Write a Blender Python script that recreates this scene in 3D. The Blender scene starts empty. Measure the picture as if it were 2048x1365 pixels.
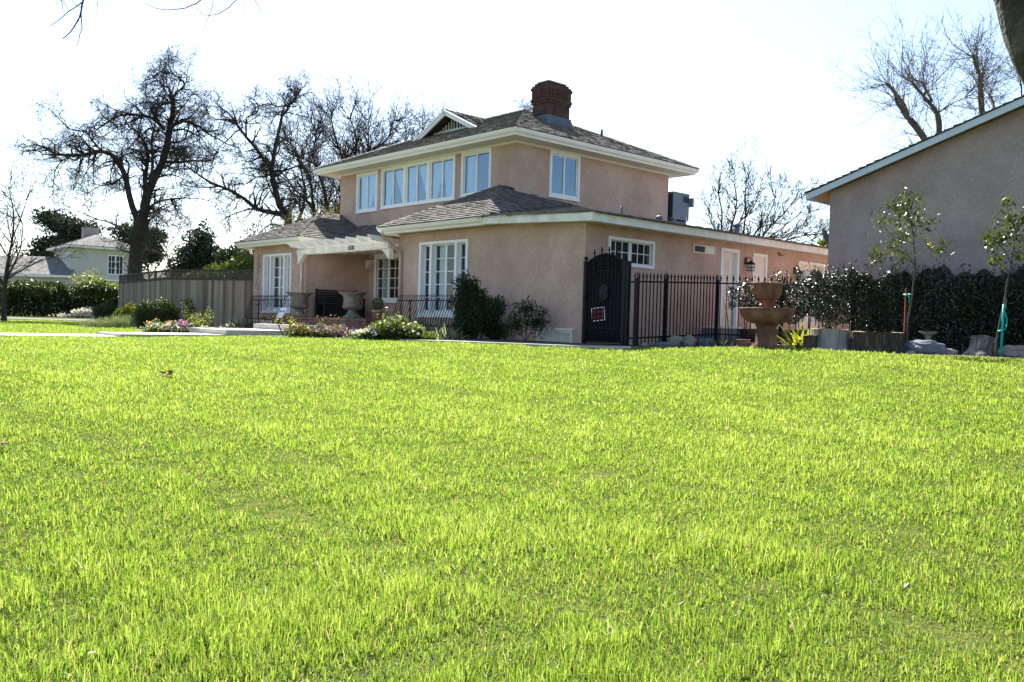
import bpy, math, random
import numpy as np
from mathutils import Vector, Matrix

S = bpy.context.scene
COL = S.collection
rad = math.radians

# ------------------------------------------------------------------ camera
CAM_Z = 0.502
_roll, _pitch = rad(1.6), math.atan(-42 / 1724.0)
_fw = Vector((0, math.cos(_pitch), math.sin(_pitch)))
_r0 = Vector((1, 0, 0))
_u0 = _r0.cross(_fw)
_R = math.cos(_roll) * _r0 + math.sin(_roll) * _u0
_U = -math.sin(_roll) * _r0 + math.cos(_roll) * _u0
cam_data = bpy.data.cameras.new('camera')
cam = bpy.data.objects.new('camera', cam_data)
COL.objects.link(cam)
m3 = Matrix((_R, _U, -_fw)).transposed()
cam.matrix_world = Matrix.Translation((0, 0, CAM_Z)) @ m3.to_4x4()
cam_data.sensor_width = 36
cam_data.lens = 1724.0 * 36 / 2048
cam_data.clip_end = 3000
cam_data.clip_start = 0.05
S.camera = cam

# ------------------------------------------------------------------ sky and sun
SUN_AZ, SUN_EL = rad(-10.7), rad(47.5)          # azimuth from +Y, clockwise positive
world = bpy.data.worlds.new('World')
S.world = world
world.use_nodes = True
wn = world.node_tree.nodes
wl = world.node_tree.links
wn.clear()
sky = wn.new('ShaderNodeTexSky')
sky.sky_type = 'NISHITA'
sky.sun_disc = False
sky.sun_elevation = SUN_EL
sky.sun_rotation = SUN_AZ
sky.air_density = 1.0
sky.dust_density = 0.7
sky.ozone_density = 1.2
bg = wn.new('ShaderNodeBackground')
bg.inputs['Strength'].default_value = 0.070
wo = wn.new('ShaderNodeOutputWorld')
wl.new(sky.outputs[0], bg.inputs[0])
wl.new(bg.outputs[0], wo.inputs[0])
sun_data = bpy.data.lights.new('sun', 'SUN')
sun_data.energy = 5.0
sun_data.angle = rad(0.53)
sun_data.color = (1.0, 0.95, 0.87)
sun = bpy.data.objects.new('sun', sun_data)
COL.objects.link(sun)
_sd = Vector((math.sin(SUN_AZ) * math.cos(SUN_EL), math.cos(SUN_AZ) * math.cos(SUN_EL), math.sin(SUN_EL)))
sun.rotation_euler = (-_sd).to_track_quat('-Z', 'Y').to_euler()
sun.location = _sd * 60

S.view_settings.view_transform = 'Standard'
S.view_settings.look = 'None'
S.view_settings.gamma = 1.0
S.view_settings.exposure = 1.9
S.cycles.max_bounces = 8
S.cycles.diffuse_bounces = 4
S.cycles.glossy_bounces = 3
S.cycles.transparent_max_bounces = 12
S.cycles.transmission_bounces = 6
S.cycles.caustics_reflective = False
S.cycles.caustics_refractive = False

# ------------------------------------------------------------------ frames
HX, HY = 1.556, 19.0                            # house corner on the ground
YAW = rad(42.6)
uu = (-math.sin(YAW), math.cos(YAW))            # along the front, away to the left
vv = (math.cos(YAW), math.sin(YAW))             # along the side, away to the right
HROT = math.atan2(-uu[1], -uu[0])
def hw(a, b):                                   # house coordinates to world
    return (HX + a * uu[0] + b * vv[0], HY + a * uu[1] + b * vv[1])

def sstep(t):
    t = np.clip(t, 0, 1)
    return t * t * (3 - 2 * t)
def gz(x, y):                                   # ground height
    x = np.asarray(x, float); y = np.asarray(y, float)
    r = np.hypot(x, y)
    t = np.clip(r / 17.0, 0, 1)
    z = -0.78 * (1 - t) ** 1.08
    far = sstep((r - 9) / 8)
    z = z - 0.19 * sstep((-x - 1.5) / 8.0) * far
    z = z + 0.05 * sstep((x - 3) / 3.0) * far
    z = z + 0.03 * np.exp(-((x - 4.2) ** 2 / 5 + (y - 16.2) ** 2 / 4))
    z = z + 0.08 * np.exp(-((x - 5) ** 2 / 6 + (y - 20.2) ** 2 / 2.5))
    z = z + 0.012 * np.sin(x * 0.9 + 1) * np.sin(y * 0.7)
    return z
def g(x, y):
    return float(gz(x, y))

# ------------------------------------------------------------------ materials
def _new(name):
    m = bpy.data.materials.new(name)
    m.use_nodes = True
    nt = m.node_tree
    nt.nodes.clear()
    out = nt.nodes.new('ShaderNodeOutputMaterial')
    return m, nt, out
def _ramp(nt, stops):
    r = nt.nodes.new('ShaderNodeValToRGB')
    el = r.color_ramp.elements
    while len(el) < len(stops):
        el.new(0.5)
    for e, (p, c) in zip(el, stops):
        e.position = p
        e.color = (*c, 1)
    return r
def mat(name, c0, c1=None, rough=0.8, scale=6.0, detail=6, bump=0.0, bscale=40.0, attr=False, spec=0.3, metal=0.0, stretch=None, trans=0.0, amix=0.5, bdist=0.02):
    """noise (object space) mottled principled surface; attr blends in the per-face 'rnd' value"""
    if not isinstance(c0, list): c1 = c1 or tuple(min(1, x * 1.15) for x in c0)
    m, nt, out = _new(name)
    N, L = nt.nodes.new, nt.links.new
    tc = N('ShaderNodeTexCoord')
    vec = tc.outputs['Object']
    if stretch:
        mp = N('ShaderNodeMapping'); mp.inputs['Scale'].default_value = stretch
        L(vec, mp.inputs['Vector']); vec = mp.outputs[0]
    no = N('ShaderNodeTexNoise'); no.inputs['Scale'].default_value = scale; no.inputs['Detail'].default_value = detail
    no.inputs['Roughness'].default_value = 0.6
    L(vec, no.inputs['Vector'])
    fac = no.outputs['Fac']
    rg = N('ShaderNodeMapRange'); rg.inputs['From Min'].default_value = 0.28; rg.inputs['From Max'].default_value = 0.72
    L(fac, rg.inputs['Value']); fac = rg.outputs[0]
    if attr:
        at = N('ShaderNodeAttribute'); at.attribute_name = 'rnd'
        mx = N('ShaderNodeMix'); mx.inputs['Factor'].default_value = amix
        L(fac, mx.inputs['A']); L(at.outputs['Fac'], mx.inputs['B'])
        fac = mx.outputs['Result']
    stops = c0 if isinstance(c0, list) else [(0.0, c0), (1.0, c1)]
    rp = _ramp(nt, stops)
    L(fac, rp.inputs['Fac'])
    bs = N('ShaderNodeBsdfPrincipled')
    bs.inputs['Roughness'].default_value = rough
    bs.inputs['Specular IOR Level'].default_value = spec
    bs.inputs['Metallic'].default_value = metal
    L(rp.outputs[0], bs.inputs['Base Color'])
    if bump:
        n2 = N('ShaderNodeTexNoise'); n2.inputs['Scale'].default_value = bscale; n2.inputs['Detail'].default_value = 4
        L(vec, n2.inputs['Vector'])
        bp = N('ShaderNodeBump'); bp.inputs['Strength'].default_value = bump; bp.inputs['Distance'].default_value = bdist
        L(n2.outputs['Fac'], bp.inputs['Height']); L(bp.outputs[0], bs.inputs['Normal'])
    if trans:
        tr = N('ShaderNodeBsdfTranslucent'); L(rp.outputs[0], tr.inputs['Color'])
        ms = N('ShaderNodeMixShader'); ms.inputs[0].default_value = trans
        L(bs.outputs[0], ms.inputs[1]); L(tr.outputs[0], ms.inputs[2]); L(ms.outputs[0], out.inputs[0])
    else:
        L(bs.outputs[0], out.inputs[0])
    return m

def stucco(name, c0, c1, dirt):
    m, nt, out = _new(name)
    N, L = nt.nodes.new, nt.links.new
    tc = N('ShaderNodeTexCoord')
    big = N('ShaderNodeTexNoise'); big.inputs['Scale'].default_value = 0.9; big.inputs['Detail'].default_value = 8; big.inputs['Roughness'].default_value = 0.62
    L(tc.outputs['Object'], big.inputs['Vector'])
    fine = N('ShaderNodeTexNoise'); fine.inputs['Scale'].default_value = 15; fine.inputs['Detail'].default_value = 5; fine.inputs['Distortion'].default_value = 2.4
    L(tc.outputs['Object'], fine.inputs['Vector'])
    mx = N('ShaderNodeMix'); mx.inputs['Factor'].default_value = 0.5
    L(big.outputs['Fac'], mx.inputs['A']); L(fine.outputs['Fac'], mx.inputs['B'])
    rp = _ramp(nt, [(0.34, dirt), (0.48, c0), (0.62, c1)])
    L(mx.outputs['Result'], rp.inputs['Fac'])
    bs = N('ShaderNodeBsdfPrincipled'); bs.inputs['Roughness'].default_value = 0.92; bs.inputs['Specular IOR Level'].default_value = 0.15
    pn = N('ShaderNodeTexNoise'); pn.inputs['Scale'].default_value = 1.6; pn.inputs['Detail'].default_value = 9; pn.inputs['Roughness'].default_value = 0.7; pn.inputs['Distortion'].default_value = 1.8
    L(tc.outputs['Object'], pn.inputs['Vector'])
    pr = N('ShaderNodeMapRange'); pr.inputs['From Min'].default_value = 0.56; pr.inputs['From Max'].default_value = 0.74; pr.inputs['To Max'].default_value = 0.42
    L(pn.outputs['Fac'], pr.inputs['Value'])
    pm = N('ShaderNodeMix'); pm.data_type = 'RGBA'; pm.inputs['B'].default_value = (*[min(1, x * 1.12 + 0.06) for x in c1], 1)
    L(pr.outputs[0], pm.inputs['Factor']); L(rp.outputs[0], pm.inputs['A'])
    L(pm.outputs['Result'], bs.inputs['Base Color'])
    bp = N('ShaderNodeBump'); bp.inputs['Strength'].default_value = 0.9; bp.inputs['Distance'].default_value = 0.03
    L(fine.outputs['Fac'], bp.inputs['Height']); L(bp.outputs[0], bs.inputs['Normal'])
    L(bs.outputs[0], out.inputs[0])
    return m

def brick(name, c0, c1, mortar, sc=1.0, plane='xz'):
    m, nt, out = _new(name)
    N, L = nt.nodes.new, nt.links.new
    tc = N('ShaderNodeTexCoord'); sp = N('ShaderNodeSeparateXYZ'); L(tc.outputs['Object'], sp.inputs[0])
    ad = N('ShaderNodeMath'); ad.operation = 'ADD'; L(sp.outputs['X'], ad.inputs[0]); L(sp.outputs['Y'], ad.inputs[1])
    cb = N('ShaderNodeCombineXYZ'); L(ad.outputs[0], cb.inputs['X']); L(sp.outputs['Z'], cb.inputs['Y'])
    bt = N('ShaderNodeTexBrick'); bt.inputs['Scale'].default_value = sc
    bt.inputs['Brick Width'].default_value = 0.21; bt.inputs['Row Height'].default_value = 0.075; bt.inputs['Mortar Size'].default_value = 0.006
    bt.inputs['Color1'].default_value = (*c0, 1); bt.inputs['Color2'].default_value = (*c1, 1); bt.inputs['Mortar'].default_value = (*mortar, 1)
    L(cb.outputs[0], bt.inputs['Vector'])
    no = N('ShaderNodeTexNoise'); no.inputs['Scale'].default_value = 5; no.inputs['Detail'].default_value = 8; L(tc.outputs['Object'], no.inputs['Vector'])
    rp = _ramp(nt, [(0.3, (0.45, 0.45, 0.45)), (0.7, (1.25, 1.2, 1.15))]); L(no.outputs['Fac'], rp.inputs['Fac'])
    mu = N('ShaderNodeMix'); mu.data_type = 'RGBA'; mu.blend_type = 'MULTIPLY'; mu.inputs['Factor'].default_value = 1
    L(bt.outputs['Color'], mu.inputs['A']); L(rp.outputs[0], mu.inputs['B'])
    bs = N('ShaderNodeBsdfPrincipled'); bs.inputs['Roughness'].default_value = 0.9
    L(mu.outputs['Result'], bs.inputs['Base Color'])
    bp = N('ShaderNodeBump'); bp.invert = True; bp.inputs['Strength'].default_value = 0.8; bp.inputs['Distance'].default_value = 0.01
    L(bt.outputs['Fac'], bp.inputs['Height']); L(bp.outputs[0], bs.inputs['Normal'])
    L(bs.outputs[0], out.inputs[0])
    return m

def leafmat(name, stops, rough=0.5, trans=0.45, spec=0.4, tint=(1.5, 1.45, 0.55)):
    m, nt, out = _new(name)
    N, L = nt.nodes.new, nt.links.new
    at = N('ShaderNodeAttribute'); at.attribute_name = 'rnd'
    rp = _ramp(nt, stops); L(at.outputs['Fac'], rp.inputs['Fac'])
    bs = N('ShaderNodeBsdfPrincipled'); bs.inputs['Roughness'].default_value = rough; bs.inputs['Specular IOR Level'].default_value = spec
    L(rp.outputs[0], bs.inputs['Base Color'])
    if trans:
        tr = N('ShaderNodeBsdfTranslucent')
        gm = N('ShaderNodeMix'); gm.data_type = 'RGBA'; gm.blend_type = 'MULTIPLY'; gm.inputs['Factor'].default_value = 1
        gm.inputs['B'].default_value = (*tint, 1)
        L(rp.outputs[0], gm.inputs['A']); L(gm.outputs['Result'], tr.inputs['Color'])
        ms = N('ShaderNodeMixShader'); ms.inputs[0].default_value = trans
        L(bs.outputs[0], ms.inputs[1]); L(tr.outputs[0], ms.inputs[2]); L(ms.outputs[0], out.inputs[0])
    else:
        L(bs.outputs[0], out.inputs[0])
    return m

def glassmat(name, refl=0.3, tint=(0.75, 0.85, 0.9), gcol=(0.85, 0.93, 1.0)):
    m, nt, out = _new(name)
    N, L = nt.nodes.new, nt.links.new
    tr = N('ShaderNodeBsdfTransparent'); tr.inputs['Color'].default_value = (*tint, 1)
    gl = N('ShaderNodeBsdfGlossy'); gl.inputs['Roughness'].default_value = 0.015; gl.inputs['Color'].default_value = (*gcol, 1)
    lw = N('ShaderNodeLayerWeight'); lw.inputs['Blend'].default_value = 0.5
    pw = N('ShaderNodeMath'); pw.operation = 'POWER'; pw.inputs[1].default_value = 4.0; L(lw.outputs['Facing'], pw.inputs[0])
    ad = N('ShaderNodeMath'); ad.operation = 'MULTIPLY_ADD'; ad.inputs[1].default_value = 0.6; ad.inputs[2].default_value = refl; L(pw.outputs[0], ad.inputs[0])
    no = N('ShaderNodeTexNoise'); no.inputs['Scale'].default_value = 1.3
    tc = N('ShaderNodeTexCoord'); L(tc.outputs['Object'], no.inputs['Vector'])
    bp = N('ShaderNodeBump'); bp.inputs['Strength'].default_value = 0.08; bp.inputs['Distance'].default_value = 0.05
    L(no.outputs['Fac'], bp.inputs['Height']); L(bp.outputs[0], gl.inputs['Normal'])
    ms = N('ShaderNodeMixShader'); L(ad.outputs[0], ms.inputs[0]); L(tr.outputs[0], ms.inputs[1]); L(gl.outputs[0], ms.inputs[2])
    L(ms.outputs[0], out.inputs[0])
    return m

M = {}
M['stucco'] = stucco('pink_stucco', (0.505, 0.347, 0.282), (0.63, 0.475, 0.405), (0.40, 0.265, 0.212))
M['stucco2'] = stucco('mauve_stucco', (0.36, 0.282, 0.262), (0.47, 0.385, 0.36), (0.30, 0.23, 0.21))
M['stucco3'] = stucco('white_stucco', (0.55, 0.53, 0.49), (0.61, 0.59, 0.55), (0.5, 0.475, 0.44))
M['trim'] = mat('white_trim', (0.76, 0.77, 0.77), (0.86, 0.87, 0.87), rough=0.55, scale=3, bump=0.08, bscale=30)
M['cream'] = mat('cream_trim', (0.73, 0.71, 0.63), (0.81, 0.80, 0.74), rough=0.6, scale=2)
M['oldwhite'] = mat('weathered_white_wood', (0.62, 0.58, 0.47), (0.86, 0.85, 0.82), rough=0.6, scale=4, bump=0.2, bscale=18)
M['soffit'] = mat('soffit_paint', (0.60, 0.57, 0.45), (0.68, 0.65, 0.54), rough=0.8, scale=2)
M['barge'] = mat('pale_grey_trim', (0.50, 0.58, 0.65), (0.58, 0.66, 0.73), rough=0.6, scale=3)
M['bouncebrown'] = mat('bounce_brown', (0.36, 0.22, 0.11), (0.45, 0.29, 0.16), rough=0.8, scale=5)  # neighbour's stucco-coloured soffit, with the orange bounce light put into the brown
M['door'] = mat('door_paint', (0.70, 0.64, 0.56), (0.76, 0.70, 0.62), rough=0.5, scale=3)
M['shingle'] = mat('grey_brown_shingles', [(0.0, (0.085, 0.077, 0.070)), (0.5, (0.148, 0.134, 0.123)), (1.0, (0.225, 0.206, 0.190))], rough=0.95, scale=5, bump=0.3, bscale=90, attr=True, amix=0.55, spec=0.15)
M['shingle2'] = mat('light_grey_shingles', [(0.0, (0.12, 0.12, 0.12)), (0.5, (0.20, 0.195, 0.19)), (1.0, (0.32, 0.31, 0.30))], rough=0.95, scale=6, bump=0.4, bscale=60, attr=True, amix=0.6, spec=0.15)
M['deck'] = mat('roof_felt', (0.05, 0.047, 0.043), rough=0.95)
M['brick'] = brick('dark_red_brick', (0.095, 0.032, 0.023), (0.05, 0.022, 0.018), (0.10, 0.07, 0.06))
M['brick2'] = brick('porch_brick', (0.23, 0.10, 0.08), (0.16, 0.075, 0.06), (0.26, 0.2, 0.17))
M['flash'] = mat('galvanised_flashing', (0.07, 0.09, 0.125), (0.12, 0.15, 0.19), rough=0.55, metal=0.2, scale=3)
M['acgrey'] = mat('grey_sheet_metal', (0.14, 0.17, 0.21), (0.18, 0.21, 0.26), rough=0.5, scale=2)
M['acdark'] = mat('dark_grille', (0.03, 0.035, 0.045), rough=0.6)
M['iron'] = mat('black_iron', (0.005, 0.0055, 0.007), (0.010, 0.011, 0.014), rough=0.5, scale=20, spec=0.2)
M['ironsheet'] = mat('dark_backing_sheet', (0.010, 0.010, 0.012), (0.014, 0.014, 0.017), rough=0.8, spec=0.1)
M['blackwood'] = mat('black_wood', (0.012, 0.012, 0.014), rough=0.6)
M['glass'] = glassmat('sky_tinted_glass', 0.24, gcol=(0.62, 0.80, 1.0))  # blue of the reflected sky is tinted into the gloss colour
M['glass2'] = glassmat('dark_glass', 0.07)
M['curtain'] = mat('white_curtain', (0.72, 0.74, 0.78), (0.82, 0.84, 0.88), rough=0.9, scale=3, trans=0.2)
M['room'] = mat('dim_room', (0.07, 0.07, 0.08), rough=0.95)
M['concrete'] = mat('pale_concrete', (0.42, 0.39, 0.35), (0.55, 0.52, 0.47), rough=0.9, scale=5, bump=0.25, bscale=60)
M['urnstone'] = mat('weathered_cast_stone', (0.11, 0.095, 0.075), (0.27, 0.24, 0.20), rough=0.92, scale=7, bump=0.5, bscale=35)
M['terra'] = mat('pale_terracotta', (0.42, 0.24, 0.19), (0.5, 0.31, 0.26), rough=0.85)
M['fountain'] = mat('rust_stained_stone', [(0.0, (0.05, 0.035, 0.026)), (0.38, (0.14, 0.07, 0.05)), (0.66, (0.215, 0.105, 0.062)), (0.85, (0.24, 0.15, 0.10)), (1.0, (0.38, 0.29, 0.23))], rough=0.85, scale=4, bump=0.4, bscale=30, stretch=(1, 1, 0.6))
M['rock'] = mat('river_rock', (0.20, 0.18, 0.16), (0.34, 0.31, 0.27), rough=0.9, scale=5, bump=0.4, bscale=20)
M['rockblue'] = mat('blue_grey_rock', (0.08, 0.095, 0.12), (0.17, 0.185, 0.22), rough=0.85, scale=4, bump=0.5, bscale=16)
M['stumpside'] = mat('stripped_grey_wood', [(0.0, (0.06, 0.055, 0.05)), (0.4, (0.22, 0.21, 0.20)), (1.0, (0.36, 0.35, 0.33))], rough=0.9, scale=3, stretch=(2.2, 2.2, 0.35), bump=0.5, bscale=10)
M['greybark'] = mat('grey_split_bark', [(0.0, (0.025, 0.022, 0.02)), (0.45, (0.12, 0.11, 0.10)), (1.0, (0.32, 0.30, 0.28))], rough=0.95, scale=5, stretch=(2.4, 2.4, 0.7), bump=1.0, bscale=12, bdist=0.04)
M['bark'] = mat('dark_rough_bark', [(0.0, (0.022, 0.017, 0.013)), (0.5, (0.06, 0.047, 0.036)), (1.0, (0.17, 0.14, 0.11))], rough=0.95, scale=7, stretch=(2.5, 2.5, 0.5), bump=1.0, bscale=14, bdist=0.04)
M['cut'] = mat('cut_wood_face', (0.30, 0.22, 0.15), (0.45, 0.35, 0.26), rough=0.9, scale=8)
M['treebark'] = mat('oak_bark', (0.028, 0.023, 0.019), (0.065, 0.054, 0.045), rough=0.95, scale=4, bump=0.8, bscale=12)
M['treebark2'] = mat('grey_brown_rough_bark', [(0.0, (0.02, 0.016, 0.012)), (0.5, (0.065, 0.052, 0.04)), (1.0, (0.16, 0.135, 0.11))], rough=0.95, scale=6, bump=1.0, bscale=22, bdist=0.04)
M['brownbark'] = mat('brown_bark', (0.035, 0.026, 0.018), (0.075, 0.058, 0.042), rough=0.95, scale=3, bump=0.6, bscale=12)
M['palebark'] = mat('pale_bark', (0.04, 0.033, 0.028), (0.11, 0.095, 0.08), rough=0.9, scale=3)
M['twig'] = mat('grey_twig', (0.09, 0.075, 0.06), (0.16, 0.135, 0.11), rough=0.9)
M['fencewood'] = mat('weathered_fence_boards', [(0.0, (0.10, 0.065, 0.042)), (0.5, (0.225, 0.178, 0.134)), (1.0, (0.35, 0.30, 0.25))], rough=0.92, scale=4, stretch=(3, 3, 0.35), attr=True, amix=0.72, bump=0.3, bscale=20)
M['fencedark'] = mat('dark_lattice_wood', (0.045, 0.038, 0.031), (0.09, 0.078, 0.066), rough=0.92)
M['soil'] = mat('garden_soil', (0.075, 0.055, 0.04), (0.20, 0.16, 0.125), rough=1.0, spec=0.05, scale=4, bump=0.9, bscale=18, bdist=0.05)
M['turf'] = mat('turf_ground', (0.05, 0.068, 0.015), (0.10, 0.105, 0.035), rough=1.0, spec=0.0, scale=5, bump=0.5, bscale=40)
M['asphalt'] = mat('asphalt', (0.06, 0.06, 0.062), (0.1, 0.1, 0.1), rough=0.9, scale=5)
M['paving'] = mat('light_paving', (0.52, 0.40, 0.30), (0.60, 0.47, 0.36), rough=0.9, scale=3)
M['greenstake'] = mat('teal_plastic', (0.0, 0.30, 0.27), (0.0, 0.38, 0.34), rough=0.45)
M['ruststake'] = mat('rusty_steel', (0.20, 0.055, 0.025), (0.30, 0.09, 0.04), rough=0.8)
M['white'] = mat('white_board', (0.78, 0.80, 0.84), (0.84, 0.86, 0.9), rough=0.6)
M['ink'] = mat('dark_ink', (0.03, 0.035, 0.05), rough=0.7)
M['signblack'] = mat('sign_black', (0.01, 0.01, 0.01), rough=0.6)
M['signred'] = mat('sign_red', (0.55, 0.015, 0.015), (0.62, 0.02, 0.02), rough=0.5)
M['paper'] = mat('dry_leaf', (0.22, 0.14, 0.08), (0.36, 0.26, 0.17), rough=0.9)
M['litterwhite'] = mat('bleached_leaf', (0.5, 0.48, 0.45), (0.66, 0.64, 0.6), rough=0.7)
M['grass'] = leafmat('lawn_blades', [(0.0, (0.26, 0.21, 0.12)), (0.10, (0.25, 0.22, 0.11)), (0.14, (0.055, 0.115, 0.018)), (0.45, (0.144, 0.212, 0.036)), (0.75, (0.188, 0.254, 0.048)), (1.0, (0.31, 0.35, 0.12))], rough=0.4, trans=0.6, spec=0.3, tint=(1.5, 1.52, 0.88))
M['hedgeleaf'] = leafmat('glossy_dark_leaves', [(0.0, (0.008, 0.016, 0.007)), (0.7, (0.02, 0.036, 0.013)), (1.0, (0.04, 0.062, 0.02))], rough=0.33, trans=0.1, spec=0.85)
M['darkleaf'] = leafmat('dark_leaves', [(0.0, (0.012, 0.025, 0.009)), (0.8, (0.035, 0.06, 0.018)), (1.0, (0.07, 0.10, 0.025))], rough=0.5, trans=0.25)
M['midleaf'] = leafmat('mid_green_leaves', [(0.0, (0.035, 0.06, 0.012)), (0.6, (0.075, 0.115, 0.02)), (1.0, (0.15, 0.18, 0.035))], rough=0.45, trans=0.4)
M['boxleaf'] = leafmat('box_leaves', [(0.0, (0.022, 0.04, 0.008)), (0.6, (0.05, 0.08, 0.014)), (1.0, (0.12, 0.14, 0.03))], rough=0.4, trans=0.2)
M['youngleaf'] = leafmat('young_tree_leaves', [(0.0, (0.02, 0.04, 0.010)), (0.6, (0.055, 0.085, 0.015)), (0.88, (0.11, 0.13, 0.02)), (1.0, (0.34, 0.25, 0.02))], rough=0.35, trans=0.3, spec=0.5)
M['yellowleaf'] = leafmat('yellow_green_leaves', [(0.0, (0.08, 0.10, 0.02)), (0.6, (0.16, 0.19, 0.03)), (1.0, (0.28, 0.27, 0.06))], rough=0.4, trans=0.45)
M['pineleaf'] = leafmat('blue_green_needles', [(0.0, (0.015, 0.026, 0.016)), (0.7, (0.032, 0.052, 0.028)), (1.0, (0.06, 0.08, 0.04))], rough=0.7, trans=0.15)
M['lavleaf'] = leafmat('grey_green_leaves', [(0.0, (0.10, 0.13, 0.08)), (0.7, (0.20, 0.24, 0.16)), (1.0, (0.30, 0.32, 0.30))], rough=0.7, trans=0.3)
M['oliveleaf'] = leafmat('olive_brown_leaves', [(0.0, (0.05, 0.045, 0.015)), (0.7, (0.10, 0.09, 0.03)), (1.0, (0.15, 0.13, 0.04))], rough=0.6, trans=0.35)
M['purple'] = leafmat('purple_petals', [(0.0, (0.11, 0.025, 0.17)), (0.6, (0.23, 0.075, 0.31)), (1.0, (0.42, 0.23, 0.50))], rough=0.6, trans=0.4)
M['pinkred'] = leafmat('dusky_red_petals', [(0.0, (0.13, 0.03, 0.035)), (0.7, (0.24, 0.06, 0.07)), (1.0, (0.36, 0.13, 0.13))], rough=0.6, trans=0.4)
M['lilac'] = leafmat('pale_lilac_petals', [(0.0, (0.45, 0.40, 0.55)), (0.6, (0.62, 0.58, 0.70)), (1.0, (0.78, 0.76, 0.82))], rough=0.6, trans=0.35)
M['orange'] = leafmat('orange_petals', [(0.0, (0.70, 0.25, 0.01)), (1.0, (0.80, 0.38, 0.02))], rough=0.6, trans=0.4)
M['redleaf'] = leafmat('red_leaf', [(0.0, (0.35, 0.05, 0.02)), (1.0, (0.45, 0.10, 0.03))], rough=0.6, trans=0.4)

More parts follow.
